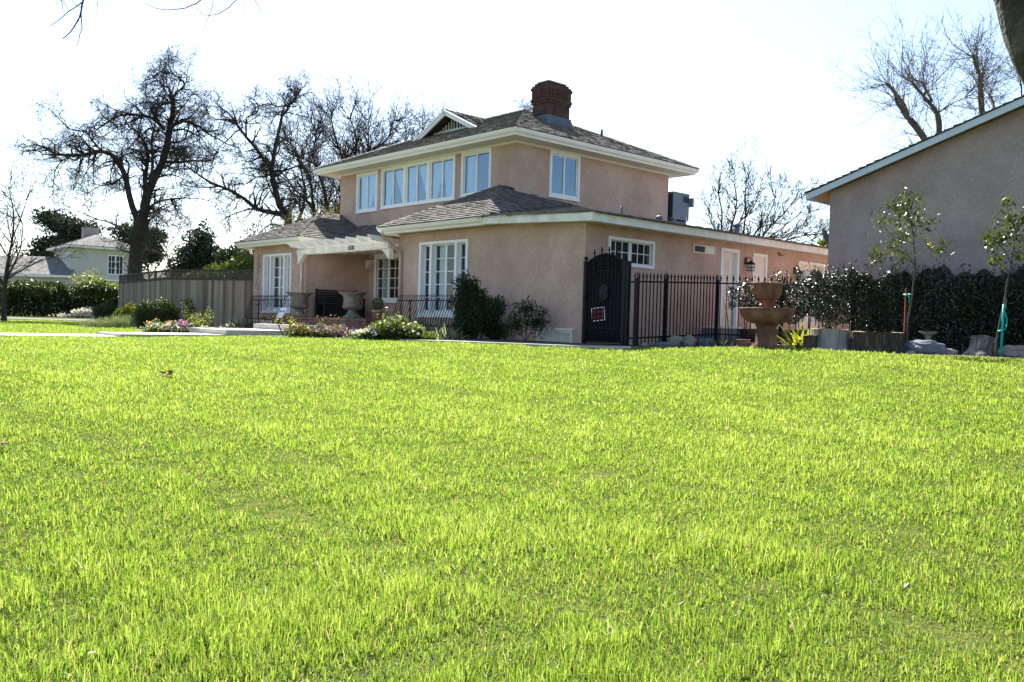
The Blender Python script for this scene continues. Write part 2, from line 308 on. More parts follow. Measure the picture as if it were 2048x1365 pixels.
# ------------------------------------------------------------------ mesh building
class MB:
    """collects geometry for ONE mesh object"""
    def __init__(s):
        s.v = []; s.f = []; s.n = 0; s.rn = []; s.sm = []
    def add(s, verts, faces, rnd=None, smooth=False):
        verts = np.asarray(verts, float).reshape(-1, 3)
        s.v.append(verts)
        o = s.n
        s.f.extend([tuple(i + o for i in f) for f in faces])
        s.sm.extend([smooth] * len(faces))
        if rnd is None: rnd = 0.5
        s.rn.append(np.broadcast_to(np.asarray(rnd, float), (len(verts),)))
        s.n += len(verts)
        return s
    def box(s, x0, x1, y0, y1, z0, z1, rnd=None):
        x0, x1 = min(x0, x1), max(x0, x1); y0, y1 = min(y0, y1), max(y0, y1); z0, z1 = min(z0, z1), max(z0, z1)
        v = [(x0, y0, z0), (x1, y0, z0), (x1, y1, z0), (x0, y1, z0), (x0, y0, z1), (x1, y0, z1), (x1, y1, z1), (x0, y1, z1)]
        return s.add(v, [(0, 3, 2, 1), (4, 5, 6, 7), (0, 1, 5, 4), (1, 2, 6, 5), (2, 3, 7, 6), (3, 0, 4, 7)], rnd)
    def quad(s, *p, rnd=None):
        return s.add(p, [tuple(range(len(p)))], rnd)
    def obox(s, c, ax, ay, az, rnd=None):
        """oriented box: centre and three half-axis vectors"""
        c = np.array(c, float); ax = np.array(ax, float); ay = np.array(ay, float); az = np.array(az, float)
        v = [c + i * ax + j * ay + k * az for k in (-1, 1) for i, j in ((-1, -1), (1, -1), (1, 1), (-1, 1))]
        return s.add(v, [(0, 3, 2, 1), (4, 5, 6, 7), (0, 1, 5, 4), (1, 2, 6, 5), (2, 3, 7, 6), (3, 0, 4, 7)], rnd)
    def tube(s, pts, radii, n=6, cap=True, rnd=None, smooth=True):
        P = np.asarray(pts, float); k = len(P)
        R = np.broadcast_to(np.asarray(radii, float), (k,))
        T = np.gradient(P, axis=0)
        T /= (np.linalg.norm(T, axis=1, keepdims=True) + 1e-9)
        ref = np.array([0.31, 0.17, 0.93]) if abs(T[0] @ np.array([0.31, 0.17, 0.93])) < 0.85 else np.array([0.9, 0.1, 0.1])
        A = np.cross(T, ref); A /= (np.linalg.norm(A, axis=1, keepdims=True) + 1e-9)
        B = np.cross(T, A)
        an = np.arange(n) * (2 * math.pi / n)
        V = P[:, None, :] + R[:, None, None] * (np.cos(an)[None, :, None] * A[:, None, :] + np.sin(an)[None, :, None] * B[:, None, :])
        F = []
        for i in range(k - 1):
            for j in range(n):
                F.append((i * n + j, i * n + (j + 1) % n, (i + 1) * n + (j + 1) % n, (i + 1) * n + j))
        s.add(V.reshape(-1, 3), F, rnd, smooth)
        if cap:
            o = s.n - k * n
            s.f.append(tuple(o + j for j in range(n))[::-1]); s.f.append(tuple(o + (k - 1) * n + j for j in range(n)))
            s.sm.extend([False, False])
        return s
    def lathe(s, prof, c=(0, 0, 0), n=32, scallop=0, samp=0.0, srow=None, rnd=None):
        """profile of (radius, z), closed at both ends if radius 0"""
        V = []; k = len(prof)
        for i, (r, z) in enumerate(prof):
            for j in range(n):
                a = 2 * math.pi * j / n
                rr = r; zz = z
                if scallop and srow and i in srow:
                    w = abs(math.cos(a * scallop / 2))
                    zz = z + samp * (w - 0.5) * 2; rr = r * (1 + 0.05 * w)
                V.append((c[0] + rr * math.cos(a), c[1] + rr * math.sin(a), c[2] + zz))
        F = []
        for i in range(k - 1):
            for j in range(n):
                F.append((i * n + j, i * n + (j + 1) % n, (i + 1) * n + (j + 1) % n, (i + 1) * n + j))
        return s.add(V, F, rnd, True)
    def sweep(s, pts, prof, closed=False, rnd=None):
        """mitred sweep in plan: pts (x,y,z); prof list of (outward, up); outward is to the right of travel"""
        P = [np.array(p, float) for p in pts]; n = len(P); rows = []
        for i in range(n):
            if closed: d0 = P[i] - P[i - 1]; d1 = P[(i + 1) % n] - P[i]
            else:
                d0 = P[i] - P[max(i - 1, 0)] if i else P[1] - P[0]; d1 = P[min(i + 1, n - 1)] - P[i] if i < n - 1 else d0
            n0 = np.array([d0[1], -d0[0]]); n0 /= np.linalg.norm(n0)
            n1 = np.array([d1[1], -d1[0]]); n1 /= np.linalg.norm(n1)
            mm = n0 + n1; mm = mm / (mm @ n0) if abs(mm @ n0) > 1e-6 else n0
            rows.append([(P[i][0] + o * mm[0], P[i][1] + o * mm[1], P[i][2] + h) for o, h in prof])
        k = len(prof); V = [p for r in rows for p in r]; F = []
        for i in range(n if closed else n - 1):
            a = i * k; b = ((i + 1) % n) * k
            for j in range(k):
                F.append((a + j, a + (j + 1) % k, b + (j + 1) % k, b + j))
        if not closed:
            F.append(tuple(range(k))); F.append(tuple((n - 1) * k + j for j in range(k))[::-1])
        return s.add(V, F, rnd)
    def build(s, name, m, parent=None, loc=None, rz=None):
        me = bpy.data.meshes.new(name)
        V = np.concatenate(s.v) if s.v else np.zeros((0, 3))
        me.from_pydata(V.tolist(), [], s.f)
        me.polygons.foreach_set('use_smooth', np.array(s.sm, bool))
        at = me.attributes.new('rnd', 'FLOAT', 'POINT')
        at.data.foreach_set('value', np.concatenate(s.rn).astype(np.float32))
        me.materials.append(m)
        me.update()
        o = bpy.data.objects.new(name, me)
        COL.objects.link(o)
        if parent: o.parent = parent
        if loc is not None: o.location = loc
        if rz is not None: o.rotation_euler = (0, 0, rz)
        return o

def fastmesh(name, V, F, m, parent=None, rnd=None, smooth=False):
    """V (n,3) array, F (m,k) index array with constant k"""
    me = bpy.data.meshes.new(name)
    V = np.ascontiguousarray(V, np.float32); F = np.ascontiguousarray(F, np.int32)
    k = F.shape[1]
    me.vertices.add(len(V)); me.vertices.foreach_set('co', V.ravel())
    me.loops.add(F.size); me.loops.foreach_set('vertex_index', F.ravel())
    me.polygons.add(len(F)); me.polygons.foreach_set('loop_start', np.arange(0, F.size, k, dtype=np.int32))
    me.polygons.foreach_set('use_smooth', np.full(len(F), smooth))
    at = me.attributes.new('rnd', 'FLOAT', 'POINT')
    at.data.foreach_set('value', np.broadcast_to(np.asarray(0.5 if rnd is None else rnd, np.float32), (len(V),)).copy())
    me.materials.append(m)
    me.update(calc_edges=True)
    me.validate()
    o = bpy.data.objects.new(name, me)
    COL.objects.link(o)
    if parent: o.parent = parent
    return o

def tag(o, label=None, cat=None, group=None, kind=None):
    if label: o['label'] = label
    if cat: o['category'] = cat
    if group: o['group'] = group
    if kind: o['kind'] = kind
    return o
def empty(name, loc, label, cat, rz=0.0, group=None):
    o = bpy.data.objects.new(name, None)
    o.empty_display_size = 0.2
    COL.objects.link(o)
    o.location = loc; o.rotation_euler = (0, 0, rz)
    return tag(o, label, cat, group)
def text(name, body, size, m, parent, loc, rot, thick=0.004, align='CENTER', shear=0.0):
    c = bpy.data.curves.new(name, 'FONT')
    c.body = body; c.size = size; c.extrude = thick; c.align_x = align; c.align_y = 'CENTER'; c.shear = shear
    c.materials.append(m)
    tmp = bpy.data.objects.new(name, c)
    COL.objects.link(tmp)
    me = bpy.data.meshes.new_from_object(tmp.evaluated_get(bpy.context.evaluated_depsgraph_get()))
    COL.objects.unlink(tmp); bpy.data.objects.remove(tmp); bpy.data.curves.remove(c)
    me.name = name
    o = bpy.data.objects.new(name, me)
    COL.objects.link(o)
    o.parent = parent; o.location = loc; o.rotation_euler = rot
    return o

def leaves(P, size, rng, up=0.0, aspect=0.5, nrm=None, jitter=1.0, flat=0.0):
    """one folded leaf (two quads-ish as 2 triangles pairs -> 1 quad) per point; returns V,F(4),rnd"""
    P = np.asarray(P, float); n = len(P)
    d = rng.normal(size=(n, 3)); d[:, 2] += up
    if nrm is not None: d = nrm + jitter * d * 0.6
    d /= np.linalg.norm(d, axis=1, keepdims=True) + 1e-9
    r = rng.normal(size=(n, 3)); r[:, 2] += flat; s = np.cross(d, r); s /= np.linalg.norm(s, axis=1, keepdims=True) + 1e-9
    L = size * rng.uniform(0.6, 1.35, n)[:, None]
    w = L * aspect * 0.5
    bend = np.cross(d, s) * L * rng.uniform(-0.15, 0.15, n)[:, None]
    V = np.stack([P - d * L * 0.5, P + s * w + bend, P + d * L * 0.5, P - s * w + bend], 1).reshape(-1, 3)
    F = (np.arange(n)[:, None] * 4 + np.arange(4)[None, :])
    rn = np.repeat(np.clip(rng.beta(2, 2.2, n), 0, 1), 4)
    return V, F, rn

# ================================================================== setting: ground
def build_ground():
    rr = np.concatenate([np.linspace(0.0, 24, 64)[1:], np.linspace(26, 80, 24), np.array([100, 150, 250, 400, 700])])
    na = 144
    an = np.arange(na) * 2 * math.pi / na
    X = np.concatenate([[0], (rr[:, None] * np.cos(an)).ravel()]); Y = np.concatenate([[0], (rr[:, None] * np.sin(an)).ravel()])
    V = np.stack([X, Y, gz(X, Y)], 1)
    F = []
    for j in range(na): F.append((0, 1 + j, 1 + (j + 1) % na))
    for i in range(len(rr) - 1):
        for j in range(na):
            a = 1 + i * na; b = 1 + (i + 1) * na
            F.append((a + j, b + j, b + (j + 1) % na, a + (j + 1) % na))
    mb = MB(); mb.add(V, F, smooth=True)
    tag(mb.build('lawn_ground', M['turf']), kind='structure')
build_ground()

def drape(name, poly, m, dz, step=0.5, kind='structure', label=None, cat=None):
    """terrain-hugging sheet over a convex/simple polygon, cut into strips along x"""
    import mathutils.geometry as G
    P = [Vector((p[0], p[1])) for p in poly]
    # densify edges then triangulate + grid points inside
    E = []
    for i, p in enumerate(P):
        q = P[(i + 1) % len(P)]; k = max(1, int((q - p).length / step))
        E += [p.lerp(q, t / k) for t in range(k)]
    n = len(E)
    xs = [p.x for p in P]; ys = [p.y for p in P]
    pts = list(E)
    x = min(xs) + step
    while x < max(xs):
        y = min(ys) + step
        while y < max(ys):
            if inside(x, y, poly) and min((Vector((x, y)) - e).length for e in E) > step * 0.5: pts.append(Vector((x, y)))
            y += step
        x += step
    r = G.delaunay_2d_cdt(pts, [(i, (i + 1) % n) for i in range(n)], [list(range(n))], 1, 1e-5)
    V = np.array([(p.x, p.y, g(p.x, p.y) + dz) for p in r[0]])
    mb = MB(); mb.add(V, [tuple(f) for f in r[2]], smooth=True)
    o = mb.build(name, m)
    return tag(o, label, cat, kind=kind)
def inside(x, y, poly):
    c = False; j = len(poly) - 1
    for i in range(len(poly)):
        xi, yi = poly[i][0], poly[i][1]; xj, yj = poly[j][0], poly[j][1]
        if (yi > y) != (yj > y) and x < (xj - xi) * (y - yi) / (yj - yi) + xi: c = not c
        j = i
    return c
def inside_np(X, Y, poly):
    c = np.zeros(len(X), bool); j = len(poly) - 1
    for i in range(len(poly)):
        xi, yi = poly[i][0], poly[i][1]; xj, yj = poly[j][0], poly[j][1]
        if yi != yj:
            c ^= ((yi > Y) != (yj > Y)) & (X < (xj - xi) * (Y - yi) / (yj - yi) + xi)
        j = i
    return c

# beds: edge of the lawn as seen from the street side, then back under the house
EDGE = [hw(8.55, -3.9), (-3.59, 19.1), (-1.64, 17.35), (-0.2, 17.15), (1.29, 16.75), (2.3, 16.6), (3.78, 17.25), (5.3, 17.3), (6.43, 16.5), (7.59, 15.95), (9.04, 15.4), (13, 13.6)]
BED_FRONT = [hw(8.55, -3.9), (-3.59, 19.1), (-1.64, 17.35), (-0.2, 17.15), (1.29, 16.75), (2.3, 16.6), hw(-1.6, 0.2), hw(0.2, 0.3), hw(8.8, 0.3)]
BED_SIDE = [(2.3, 16.6), (3.78, 17.25), (5.3, 17.3), (6.43, 16.5), (7.59, 15.95), (9.04, 15.4), (13, 13.6), (14.5, 16.4), (9.2, 19.4), (5.2, 20.6), hw(-1.5, 0.3)]
BED_LEFT = [hw(11.3, -5.2), hw(11.3, -0.9), hw(16.2, 0.2), (-13.2, 32.3), (-13.6, 30.5), (-10.2, 24.6)]
drape('garden_bed', BED_FRONT, M['soil'], 0.02)
drape('side_bed', BED_SIDE, M['soil'], 0.024)
drape('flower_bed', BED_LEFT, M['soil'], 0.02)
drape('side_paving', [hw(-1.3, 0.4), hw(-0.02, 0.4), hw(-0.02, 14), hw(-3.6, 14), hw(-3.6, 3.2), hw(-1.5, 3.0)], M['paving'], 0.028, step=1.0)
# mow strip along the bed
st = MB()
ed = EDGE[:6]
pp = [(x, y, 0) for x, y in ed]
st.sweep([(x, y, g(x, y)) for x, y in ed], [(-0.09, 0.05), (-0.09, -0.08), (0.09, -0.08), (0.09, 0.05)])
tag(st.build('edging_strip', M['concrete']), kind='structure')

# walk: flights of slabs going down from the porch to the street
def slab(name, a0, a1, b0, b1, top, th):
    mb = MB()
    p = [hw(a0, b0), hw(a1, b0), hw(a1, b1), hw(a0, b1)]
    mb.add([(x, y, top - th) for x, y in p] + [(x, y, top) for x, y in p], [(0, 1, 2, 3), (4, 7, 6, 5), (0, 4, 5, 1), (1, 5, 6, 2), (2, 6, 7, 3), (3, 7, 4, 0)])
    return tag(mb.build(name, M['concrete']), kind='structure')
slab('porch_step', 8.6, 11.4, -2.2, -0.86, 0.185, 0.4)
slab('walk_landing', 9.0, 11.45, -4.13, -2.2, 0.03, 0.4)
slab('walk_slab', 8.95, 10.75, -6.82, -4.13, -0.105, 0.4)
W0, W1 = 9.0, 10.65
path_pts = [hw(W0, -6.82), hw(W1, -6.82), hw(W1 + 0.1, -20), hw(W0 + 0.1, -20)]
drape('footpath', path_pts, M['concrete'], 0.035, step=1.0)
slab_poly = [hw(8.95, -6.82), hw(10.75, -6.82), hw(11.4, -4.1), hw(11.4, 0), hw(8.95, 0)]
STREET = [(-70, 45.5), (-18.5, 45.5), (-18.5, 51.5), (-70, 52.5)]
drape('street', STREET, M['asphalt'], 0.02, step=3.0)

# ================================================================== lawn blades
def lawn_grass():
    rng = np.random.default_rng(5)
    half = rad(40)
    VV, RR = [], []
    def layer(N, r0, r1, expo, hgt, wbase, wexp, low, side=None):
        """blades thinning out with distance: density falls as r**-expo"""
        e = 2 - expo
        q = rng.uniform(0, 1, N); r = (r0 ** e + q * (r1 ** e - r0 ** e)) ** (1 / e)
        th = rng.uniform(-half, half, N) if side is None else rng.uniform(half, side, N) * rng.choice([-1, 1], N)
        X = r * np.sin(th); Y = r * np.cos(th)
        keep = np.ones(N, bool)
        for poly in (BED_FRONT, BED_SIDE, BED_LEFT, slab_poly, path_pts, STREET): keep &= ~inside_np(X, Y, poly)
        hb = (X - HX) * vv[0] + (Y - HY) * vv[1]; ha = (X - HX) * uu[0] + (Y - HY) * uu[1]
        keep &= ~((hb > -0.9) & (ha < 16.4) & (ha > -1.6)); keep &= ~((X > 2) & (Y > 18.2))
        keep &= ~((Y > 32.5) & (X > -17.5))
        def vn(s, ph):
            a = X * s + 1.3 * np.sin(Y * s * .7 + ph); b = Y * s * 1.13 + 1.3 * np.sin(X * s * .6 + ph * 2)
            return np.sin(a + ph) * np.sin(b + ph * 1.7) + .7 * np.sin((a + b) * .63 + ph * 2.3) + .5 * np.sin((a - .7 * b) * 1.9 + ph)
        p1, p2, p3 = vn(.8, 1.3), vn(3.1, 4.2), vn(9.7, 2.2)
        keep &= rng.uniform(0, 1, N) < .86 + .05 * p1 + .06 * p2 + .06 * p3
        X, Y, r, p1, p2, p3 = X[keep], Y[keep], r[keep], p1[keep], p2[keep], p3[keep]
        n = len(X); Z = gz(X, Y)
        H = hgt * (1 + .15 * p2 + .20 * p3 + .06 * p1) * rng.uniform(.45, 1.5, n)
        if not low:
            H = np.where(rng.uniform(0, 1, n) < .05, H * 1.5, H)
            H *= 1 + np.clip((5.2 - r) / 2.6, 0, 1) * np.clip(.35 + .45 * p2, 0, .9)
        H = np.clip(H, .008, .10)
        az = rng.uniform(0, 2 * math.pi, n); lean = rng.uniform(.05, .8 if not low else 1.6, n) ** 1.2
        lx, ly = np.cos(az) * lean, np.sin(az) * lean
        yaw = rng.uniform(0, 2 * math.pi, n)
        w = wbase * np.maximum(r / 3, 1) ** wexp * rng.uniform(.55, 1.45, n)
        Sd = np.stack([np.cos(yaw) * w * .5, np.sin(yaw) * w * .5, 0 * w], 1)
        B = np.stack([X, Y, Z - .004], 1)
        mid = B + np.stack([lx * H * .35, ly * H * .35, H * .62], 1)
        tip = B + np.stack([lx * H, ly * H, H * (1.05 - .35 * np.minimum(lean, 1))], 1)
        V = np.stack([B - Sd, B + Sd, mid + Sd * .85, tip, mid - Sd * .85], 1).reshape(-1, 3)
        c = np.clip(.56 + .05 * p1 + .06 * p2 + .06 * p3 + rng.normal(0, .23, n), .14, 1)
        if low: c = np.clip(c - .22, .14, 1)  # low blades darker: shade of the gaps put into their colour
        dryp = (.02 if not low else .16) + (.03 if not low else .10) * (p2 < -.8) + (.03 if not low else .16) * (p3 < -.9)
        c = np.where(rng.uniform(0, 1, n) < dryp, rng.uniform(0, .1, n), c)
        VV.append(V); RR.append(np.repeat(c, 5))
    layer(1150000, 2.1, 48, 1.3, .041, .0034, .66, False)
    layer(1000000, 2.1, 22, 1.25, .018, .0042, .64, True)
    layer(300000, 1.6, 26, 1.3, .041, .0048, .66, False, rad(62))
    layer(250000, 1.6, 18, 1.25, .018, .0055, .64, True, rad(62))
    layer(60000, 1.1, 2.1, 1.0, .041, .0045, 0, False)
    V = np.concatenate(VV); n = len(V) // 5
    F = np.arange(n)[:, None] * 5
    T = np.concatenate([F + np.array([[0, 1, 2]]), F + np.array([[0, 2, 4]]), F + np.array([[4, 2, 3]])])
    o = fastmesh('grass', V, T, M['grass'], rnd=np.concatenate(RR))
    tag(o, 'bright sunlit green lawn grass filling the foreground', 'grass', kind='stuff')
lawn_grass()

# ================================================================== the house
house = empty('house', (HX, HY, 0), 'two storey pink stucco house with brown shingle roofs and white trim', 'house', HROT)
def A(a, b, z): return (-a, b, z)

def wall(mb, O, ex, ey, L, z0, z1, holes=(), depth=0.12, z1b=None):
    O = np.array(O, float); ex = np.array(ex, float); ey = np.array(ey, float); up = np.array((0, 0, 1.0))
    xs = sorted({0, L, *[h[0] for h in holes], *[h[1] for h in holes]})
    zs = sorted({z0, z1, *[h[2] for h in holes], *[h[3] for h in holes]})
    P = lambda x, z, d=0: O + ex * x + up * z + ey * d
    for i in range(len(xs) - 1):
        for j in range(len(zs) - 1):
            cx, cz = (xs[i] + xs[i + 1]) / 2, (zs[j] + zs[j + 1]) / 2
            if any(h[0] < cx < h[1] and h[2] < cz < h[3] for h in holes): continue
            mb.quad(P(xs[i], zs[j]), P(xs[i + 1], zs[j]), P(xs[i + 1], zs[j + 1]), P(xs[i], zs[j + 1]))
    for x0, x1, a0, a1 in holes:
        mb.quad(P(x0, a0), P(x0, a1), P(x0, a1, depth), P(x0, a0, depth)); mb.quad(P(x1, a0), P(x1, a0, depth), P(x1, a1, depth), P(x1, a1))
        mb.quad(P(x0, a1), P(x1, a1), P(x1, a1, depth), P(x0, a1, depth)); mb.quad(P(x0, a0), P(x0, a0, depth), P(x1, a0, depth), P(x1, a0))
EX, EY = (1, 0, 0), (0, 1, 0)
SX, SY = (0, 1, 0), (-1, 0, 0)        # side wall frame: along +b, inward -x

# holes: front walls in x measured from their left end
UL = 14.40
up_holes = [(UL - 13.24, UL - 12.03, 4.16, 5.42), (UL - 11.69, UL - 7.81, 4.19, 5.44), (UL - 7.41, UL - 6.14, 4.20, 5.46)]
mb = MB()
wall(mb, A(UL, 2.5, 0), EX, EY, UL - 5.06, 2.9, 5.62, up_holes, 0.10)
wall(mb, A(5.06, 2.5, 0), SX, SY, 7.0, 2.9, 5.62, [(1.37, 2.56, 4.2, 5.45)], 0.10)
wall(mb, A(5.06, 9.5, 0), (-1, 0, 0), (0, -1, 0), UL - 5.06, 2.9, 5.62)
wall(mb, A(UL, 9.5, 0), (0, -1, 0), (1, 0, 0), 7.0, 2.9, 5.62)
mb.box(-UL + .02, -5.08, 2.52, 9.48, 3.05, 3.08)
mb.build('upper_wall', M['stucco'], house)

mb = MB()
LH = [(16.0 - 15.17, 16.0 - 13.3, 0.58, 2.48)]
RH = [(7.08 - 6.03, 7.08 - 4.09, 0.58, 2.48)]
wall(mb, A(16.0, 0, 0), EX, EY, 3.74, -0.3, 2.88, LH, 0.17)
wall(mb, A(7.08, 0, 0), EX, EY, 7.08, -0.3, 2.80, RH, 0.17)
wall(mb, A(12.26, 0, 0), SX, SY, 2.4, -0.3, 2.95)
wall(mb, A(12.26, 2.4, 0), EX, EY, 5.18, -0.3, 2.95, [(0.45, 1.85, 1.08, 2.48), (2.6, 3.55, 0.42, 2.5)], 0.16)
wall(mb, A(7.08, 2.4, 0), (0, -1, 0), (1, 0, 0), 2.4, -0.3, 2.95)
SH = [(0.82, 2.34, 1.87, 2.40), (5.26, 5.94, 0.45, 2.46), (6.78, 7.34, 0.45, 2.43), (9.22, 10.58, 0.45, 2.38)]
wall(mb, A(0, 0, 0), SX, SY, 13.0, -0.3, 2.80, SH, 0.14)
wall(mb, A(0, 13.0, 0), (-1, 0, 0), (0, -1, 0), 16.0, -0.3, 2.80)
wall(mb, A(16.0, 13.0, 0), (0, -1, 0), (1, 0, 0), 13.0, -0.3, 2.80)
mb.box(-15.98, -0.02, 2.6, 12.95, 0.40, 0.43)
mb.build('lower_wall', M['stucco'], house)
mb = MB(); mb.box(-2.1, -2.0, .3, 12.9, .44, 2.79); mb.build('dark_pane_backing', M['room'], house)  # unseen dark panel added to keep the side window panes dark

rv = np.random.default_rng(40); nv = 420
pv = np.stack([-(15.62 + rv.normal(0, .13, nv) + .06 * np.sin(np.arange(nv))), np.full(nv, -.006), rv.uniform(.75, 2.55, nv)], 1)
V_, F_, R_v = leaves(pv, .05, rv, .6, .45); V_[:, 1] = np.clip(V_[:, 1], -.014, -.004); tag(fastmesh('vine_traces', V_, F_, M['brownbark'], house, R_v), kind='stuff')

# ---- roofs
def shingles(mb, poly, expo, rng, tmin=0.13, tmax=0.23, thick=0.022, seed_off=0):
    P = [np.array(p, float) for p in poly]
    n = np.cross(P[1] - P[0], P[2] - P[0]); n /= np.linalg.norm(n)
    if n[2] < 0: n = -n
    u = np.cross((0, 0, 1.0), n); u /= np.linalg.norm(u); v = np.cross(n, u)
    o = P[0]
    q = [((p - o) @ u, (p - o) @ v) for p in P]
    vmin = min(y for x, y in q); vmax = max(y for x, y in q)
    def span(y):
        xs = []
        for i in range(len(q)):
            (x0, y0), (x1, y1) = q[i], q[(i + 1) % len(q)]
            if abs(y1 - y0) < 1e-9: 
                if abs(y - y0) < 1e-6: xs += [x0, x1]
                continue
            t = (y - y0) / (y1 - y0)
            if -1e-9 <= t <= 1 + 1e-9: xs.append(x0 + t * (x1 - x0))
        return (min(xs), max(xs)) if len(xs) >= 2 else None
    y = vmin + 1e-4
    W = lambda x, yy, h: o + u * x + v * yy + n * h
    while y < vmax - 0.02:
        y2 = min(y + expo * 1.12, vmax - 1e-4)
        s0, s1 = span(y), span(y2)
        if s0 and s1:
            x = s0[0] - rng.uniform(0, tmax)
            while x < s0[1]:
                w = rng.uniform(tmin, tmax); xa, xb = max(x, s0[0]), min(x + w - 0.008, s0[1])
                x += w
                if xb - xa < 0.01: continue
                ta, tb = min(max(xa, s1[0]), s1[1]), min(max(xb, s1[0]), s1[1])
                h = thick * rng.uniform(0.75, 1.2); dy = rng.uniform(-0.012, 0.012) if y > vmin + 0.05 else 0.0
                p = [W(xa, y + dy, h), W(xb, y + dy, h), W(tb, y2, 0.004), W(ta, y2, 0.004), W(xa, y + dy, -0.004), W(xb, y + dy, -0.004)]
                mb.add(p, [(0, 1, 2, 3), (4, 5, 1, 0), (4, 0, 3), (5, 2, 1)], rng.uniform(0, 1))
        y += expo
def ridgecap(mb, p0, p1, rng, w=0.14, step=0.22, lift=0.03):
    p0 = np.array(p0, float); p1 = np.array(p1, float); d = p1 - p0; L = np.linalg.norm(d); d /= L
    s = np.cross(d, (0, 0, 1.0)); s /= np.linalg.norm(s); up = np.cross(s, d)
    k = int(L / step)
    for i in range(k):
        c = p0 + d * (i * step); h = lift + rng.uniform(0, 0.012); e = c + d * step * 1.15
        for sg in (-1, 1):
            drop = -0.07
            mb.add([c + up * h, e + up * h * 0.4, e + s * sg * w + up * (h * 0.4 + drop), c + s * sg * w + up * (h + drop)], [(0, 1, 2, 3)], rng.uniform(0, 0.7))
        mb.add([c + up * h, c + s * w + up * (h + drop), c + up * (h - .03), c - s * w + up * (h + drop)], [(0, 1, 2), (0, 2, 3)], 0.2)
def roof(name, polys, expo, rng, caps=(), m='shingle', parent=None, thick=0.034):
    mb = MB()
    for poly in polys:
        shingles(mb, poly, expo, rng, thick=thick)
        mb.add([(p[0], p[1], p[2] - 0.012) for p in poly], [tuple(range(len(poly)))], 0.0)
    for c in caps: ridgecap(mb, *c, rng)
    return mb.build(name, M[m], parent or house)
rs = random.Random(11)
EA0, EA1, EB0, EB1, EZ = 4.34, 15.12, 1.78, 10.22, 5.75
rf = [A(EA1, EB0, EZ), A(EA0, EB0, EZ), A(8.5, 6.0, 7.62), A(10.95, 6.0, 7.62)]
rsd = [A(EA0, EB0, EZ), A(EA0, EB1, EZ), A(8.5, 6.0, 7.62)]
rb = [A(EA0, EB1, EZ), A(EA1, EB1, EZ), A(10.95, 6.0, 7.62), A(8.5, 6.0, 7.62)]
rl = [A(EA1, EB1, EZ), A(EA1, EB0, EZ), A(10.95, 6.0, 7.62)]
upper_roof = roof('upper_roof', [rf, rsd, rb, rl], 0.19, rs, thick=0.026,
     caps=[(A(EA0, EB0, EZ + .01), A(8.5, 6.0, 7.63)), (A(EA1, EB0, EZ + .01), A(10.95, 6.0, 7.63)), (A(EA0, EB1, EZ + .01), A(8.5, 6.0, 7.63)), (A(10.95, 6, 7.63), A(8.5, 6, 7.63))])
# gablet with louvres on the front slope
GA, GB, GZ, GH = 9.95, 3.75, 7.42, 1.72
def zr(b): return EZ + (7.62 - EZ) / (6.0 - EB0) * (b - EB0)
zb = zr(GB) - 0.02
bk = EB0 + (GZ - EZ) / ((7.62 - EZ) / (6.0 - EB0))
gl = [A(GA + GH, GB, zb), A(GA, GB, GZ), A(GA, bk, GZ)]
gr_ = [A(GA - GH, GB, zb), A(GA, GB, GZ), A(GA, bk, GZ)]
gab = roof('gablet', [gl, gr_], 0.19, rs, caps=[(A(GA, GB, GZ + .01), A(GA, bk, GZ + .01))])
mb = MB()
for sg in (1, -1):
    e = np.array(A(GA + sg * (GH + .05), GB - .02, zb - .04)); t = np.array(A(GA, GB - .02, GZ - .02)); d = t - e; L_ = np.linalg.norm(d); d /= L_
    s_ = np.array((0, 1, 0)); w_ = np.cross(d, s_); w_ = w_ if w_[2] > 0 else -w_
    mb.obox((e + t) / 2 - w_ * .06, d * L_ / 2, s_ * .03, w_ * .075)
    mb.obox((e + t) / 2 - w_ * .012 + np.array((0, -.04, 0)), d * L_ / 2, s_ * .03, w_ * .03)
mb.build('barge_board', M['trim'], gab)
mb = MB(); yb = GB + 0.42
mb.add([A(GA + 1.45, yb, zr(yb)), A(GA - 1.45, yb, zr(yb)), A(GA, yb, GZ - .06)], [(0, 1, 2)]); mb.build('louvre_shade_panel', M['acdark'], gab)  # flat dark triangle, shade behind the louvres put into its colour
mb = MB()
for i in range(-8, 9):
    x = -GA + i * 0.15; h = (GZ - .16) - abs(i * 0.15) * 0.46
    if h > zr(yb) + .05: mb.box(x - .02, x + .02, yb - .05, yb - .02, zr(yb) - .05, h)
mb.box(-GA - 1.1, -GA + 1.1, yb - .07, yb - .015, zr(yb) - .02, zr(yb) + .05)
mb.build('louvre', M['oldwhite'], gab)

# upper eaves: fascia, moulded gutter and boxed soffit
ev = [A(EA1 - .1, EB1 - .1, 0), A(EA1 - .1, EB0 + .1, 0), A(EA0 + .1, EB0 + .1, 0), A(EA0 + .1, EB1 - .1, 0)]
GUT = [(-.03, 0), (0.0, 0), (0.015, .05), (.07, .09), (.095, .15), (.095, .19), (-.03, .19)]
mb = MB(); mb.sweep([(x, y, 5.545) for x, y, z in ev], GUT, closed=True)
mb.build('upper_gutter', M['cream'], house)
mb = MB(); mb.sweep([(x, y, 5.565) for x, y, z in ev], [(-1.2, 0), (-.031, 0), (-.031, .02), (-1.2, .02)], closed=True)
wl_ = [A(UL, 9.5, 0), A(UL, 2.5, 0), A(5.06, 2.5, 0), A(5.06, 9.5, 0)]
mb.build('upper_soffit', M['soffit'], house)
mb = MB(); mb.sweep([(x, y, 5.50) for x, y, z in wl_], [(-.02, 0), (.03, 0), (.05, .064), (-.02, .064)], closed=True)
mb.build('frieze', M['cream'], house)

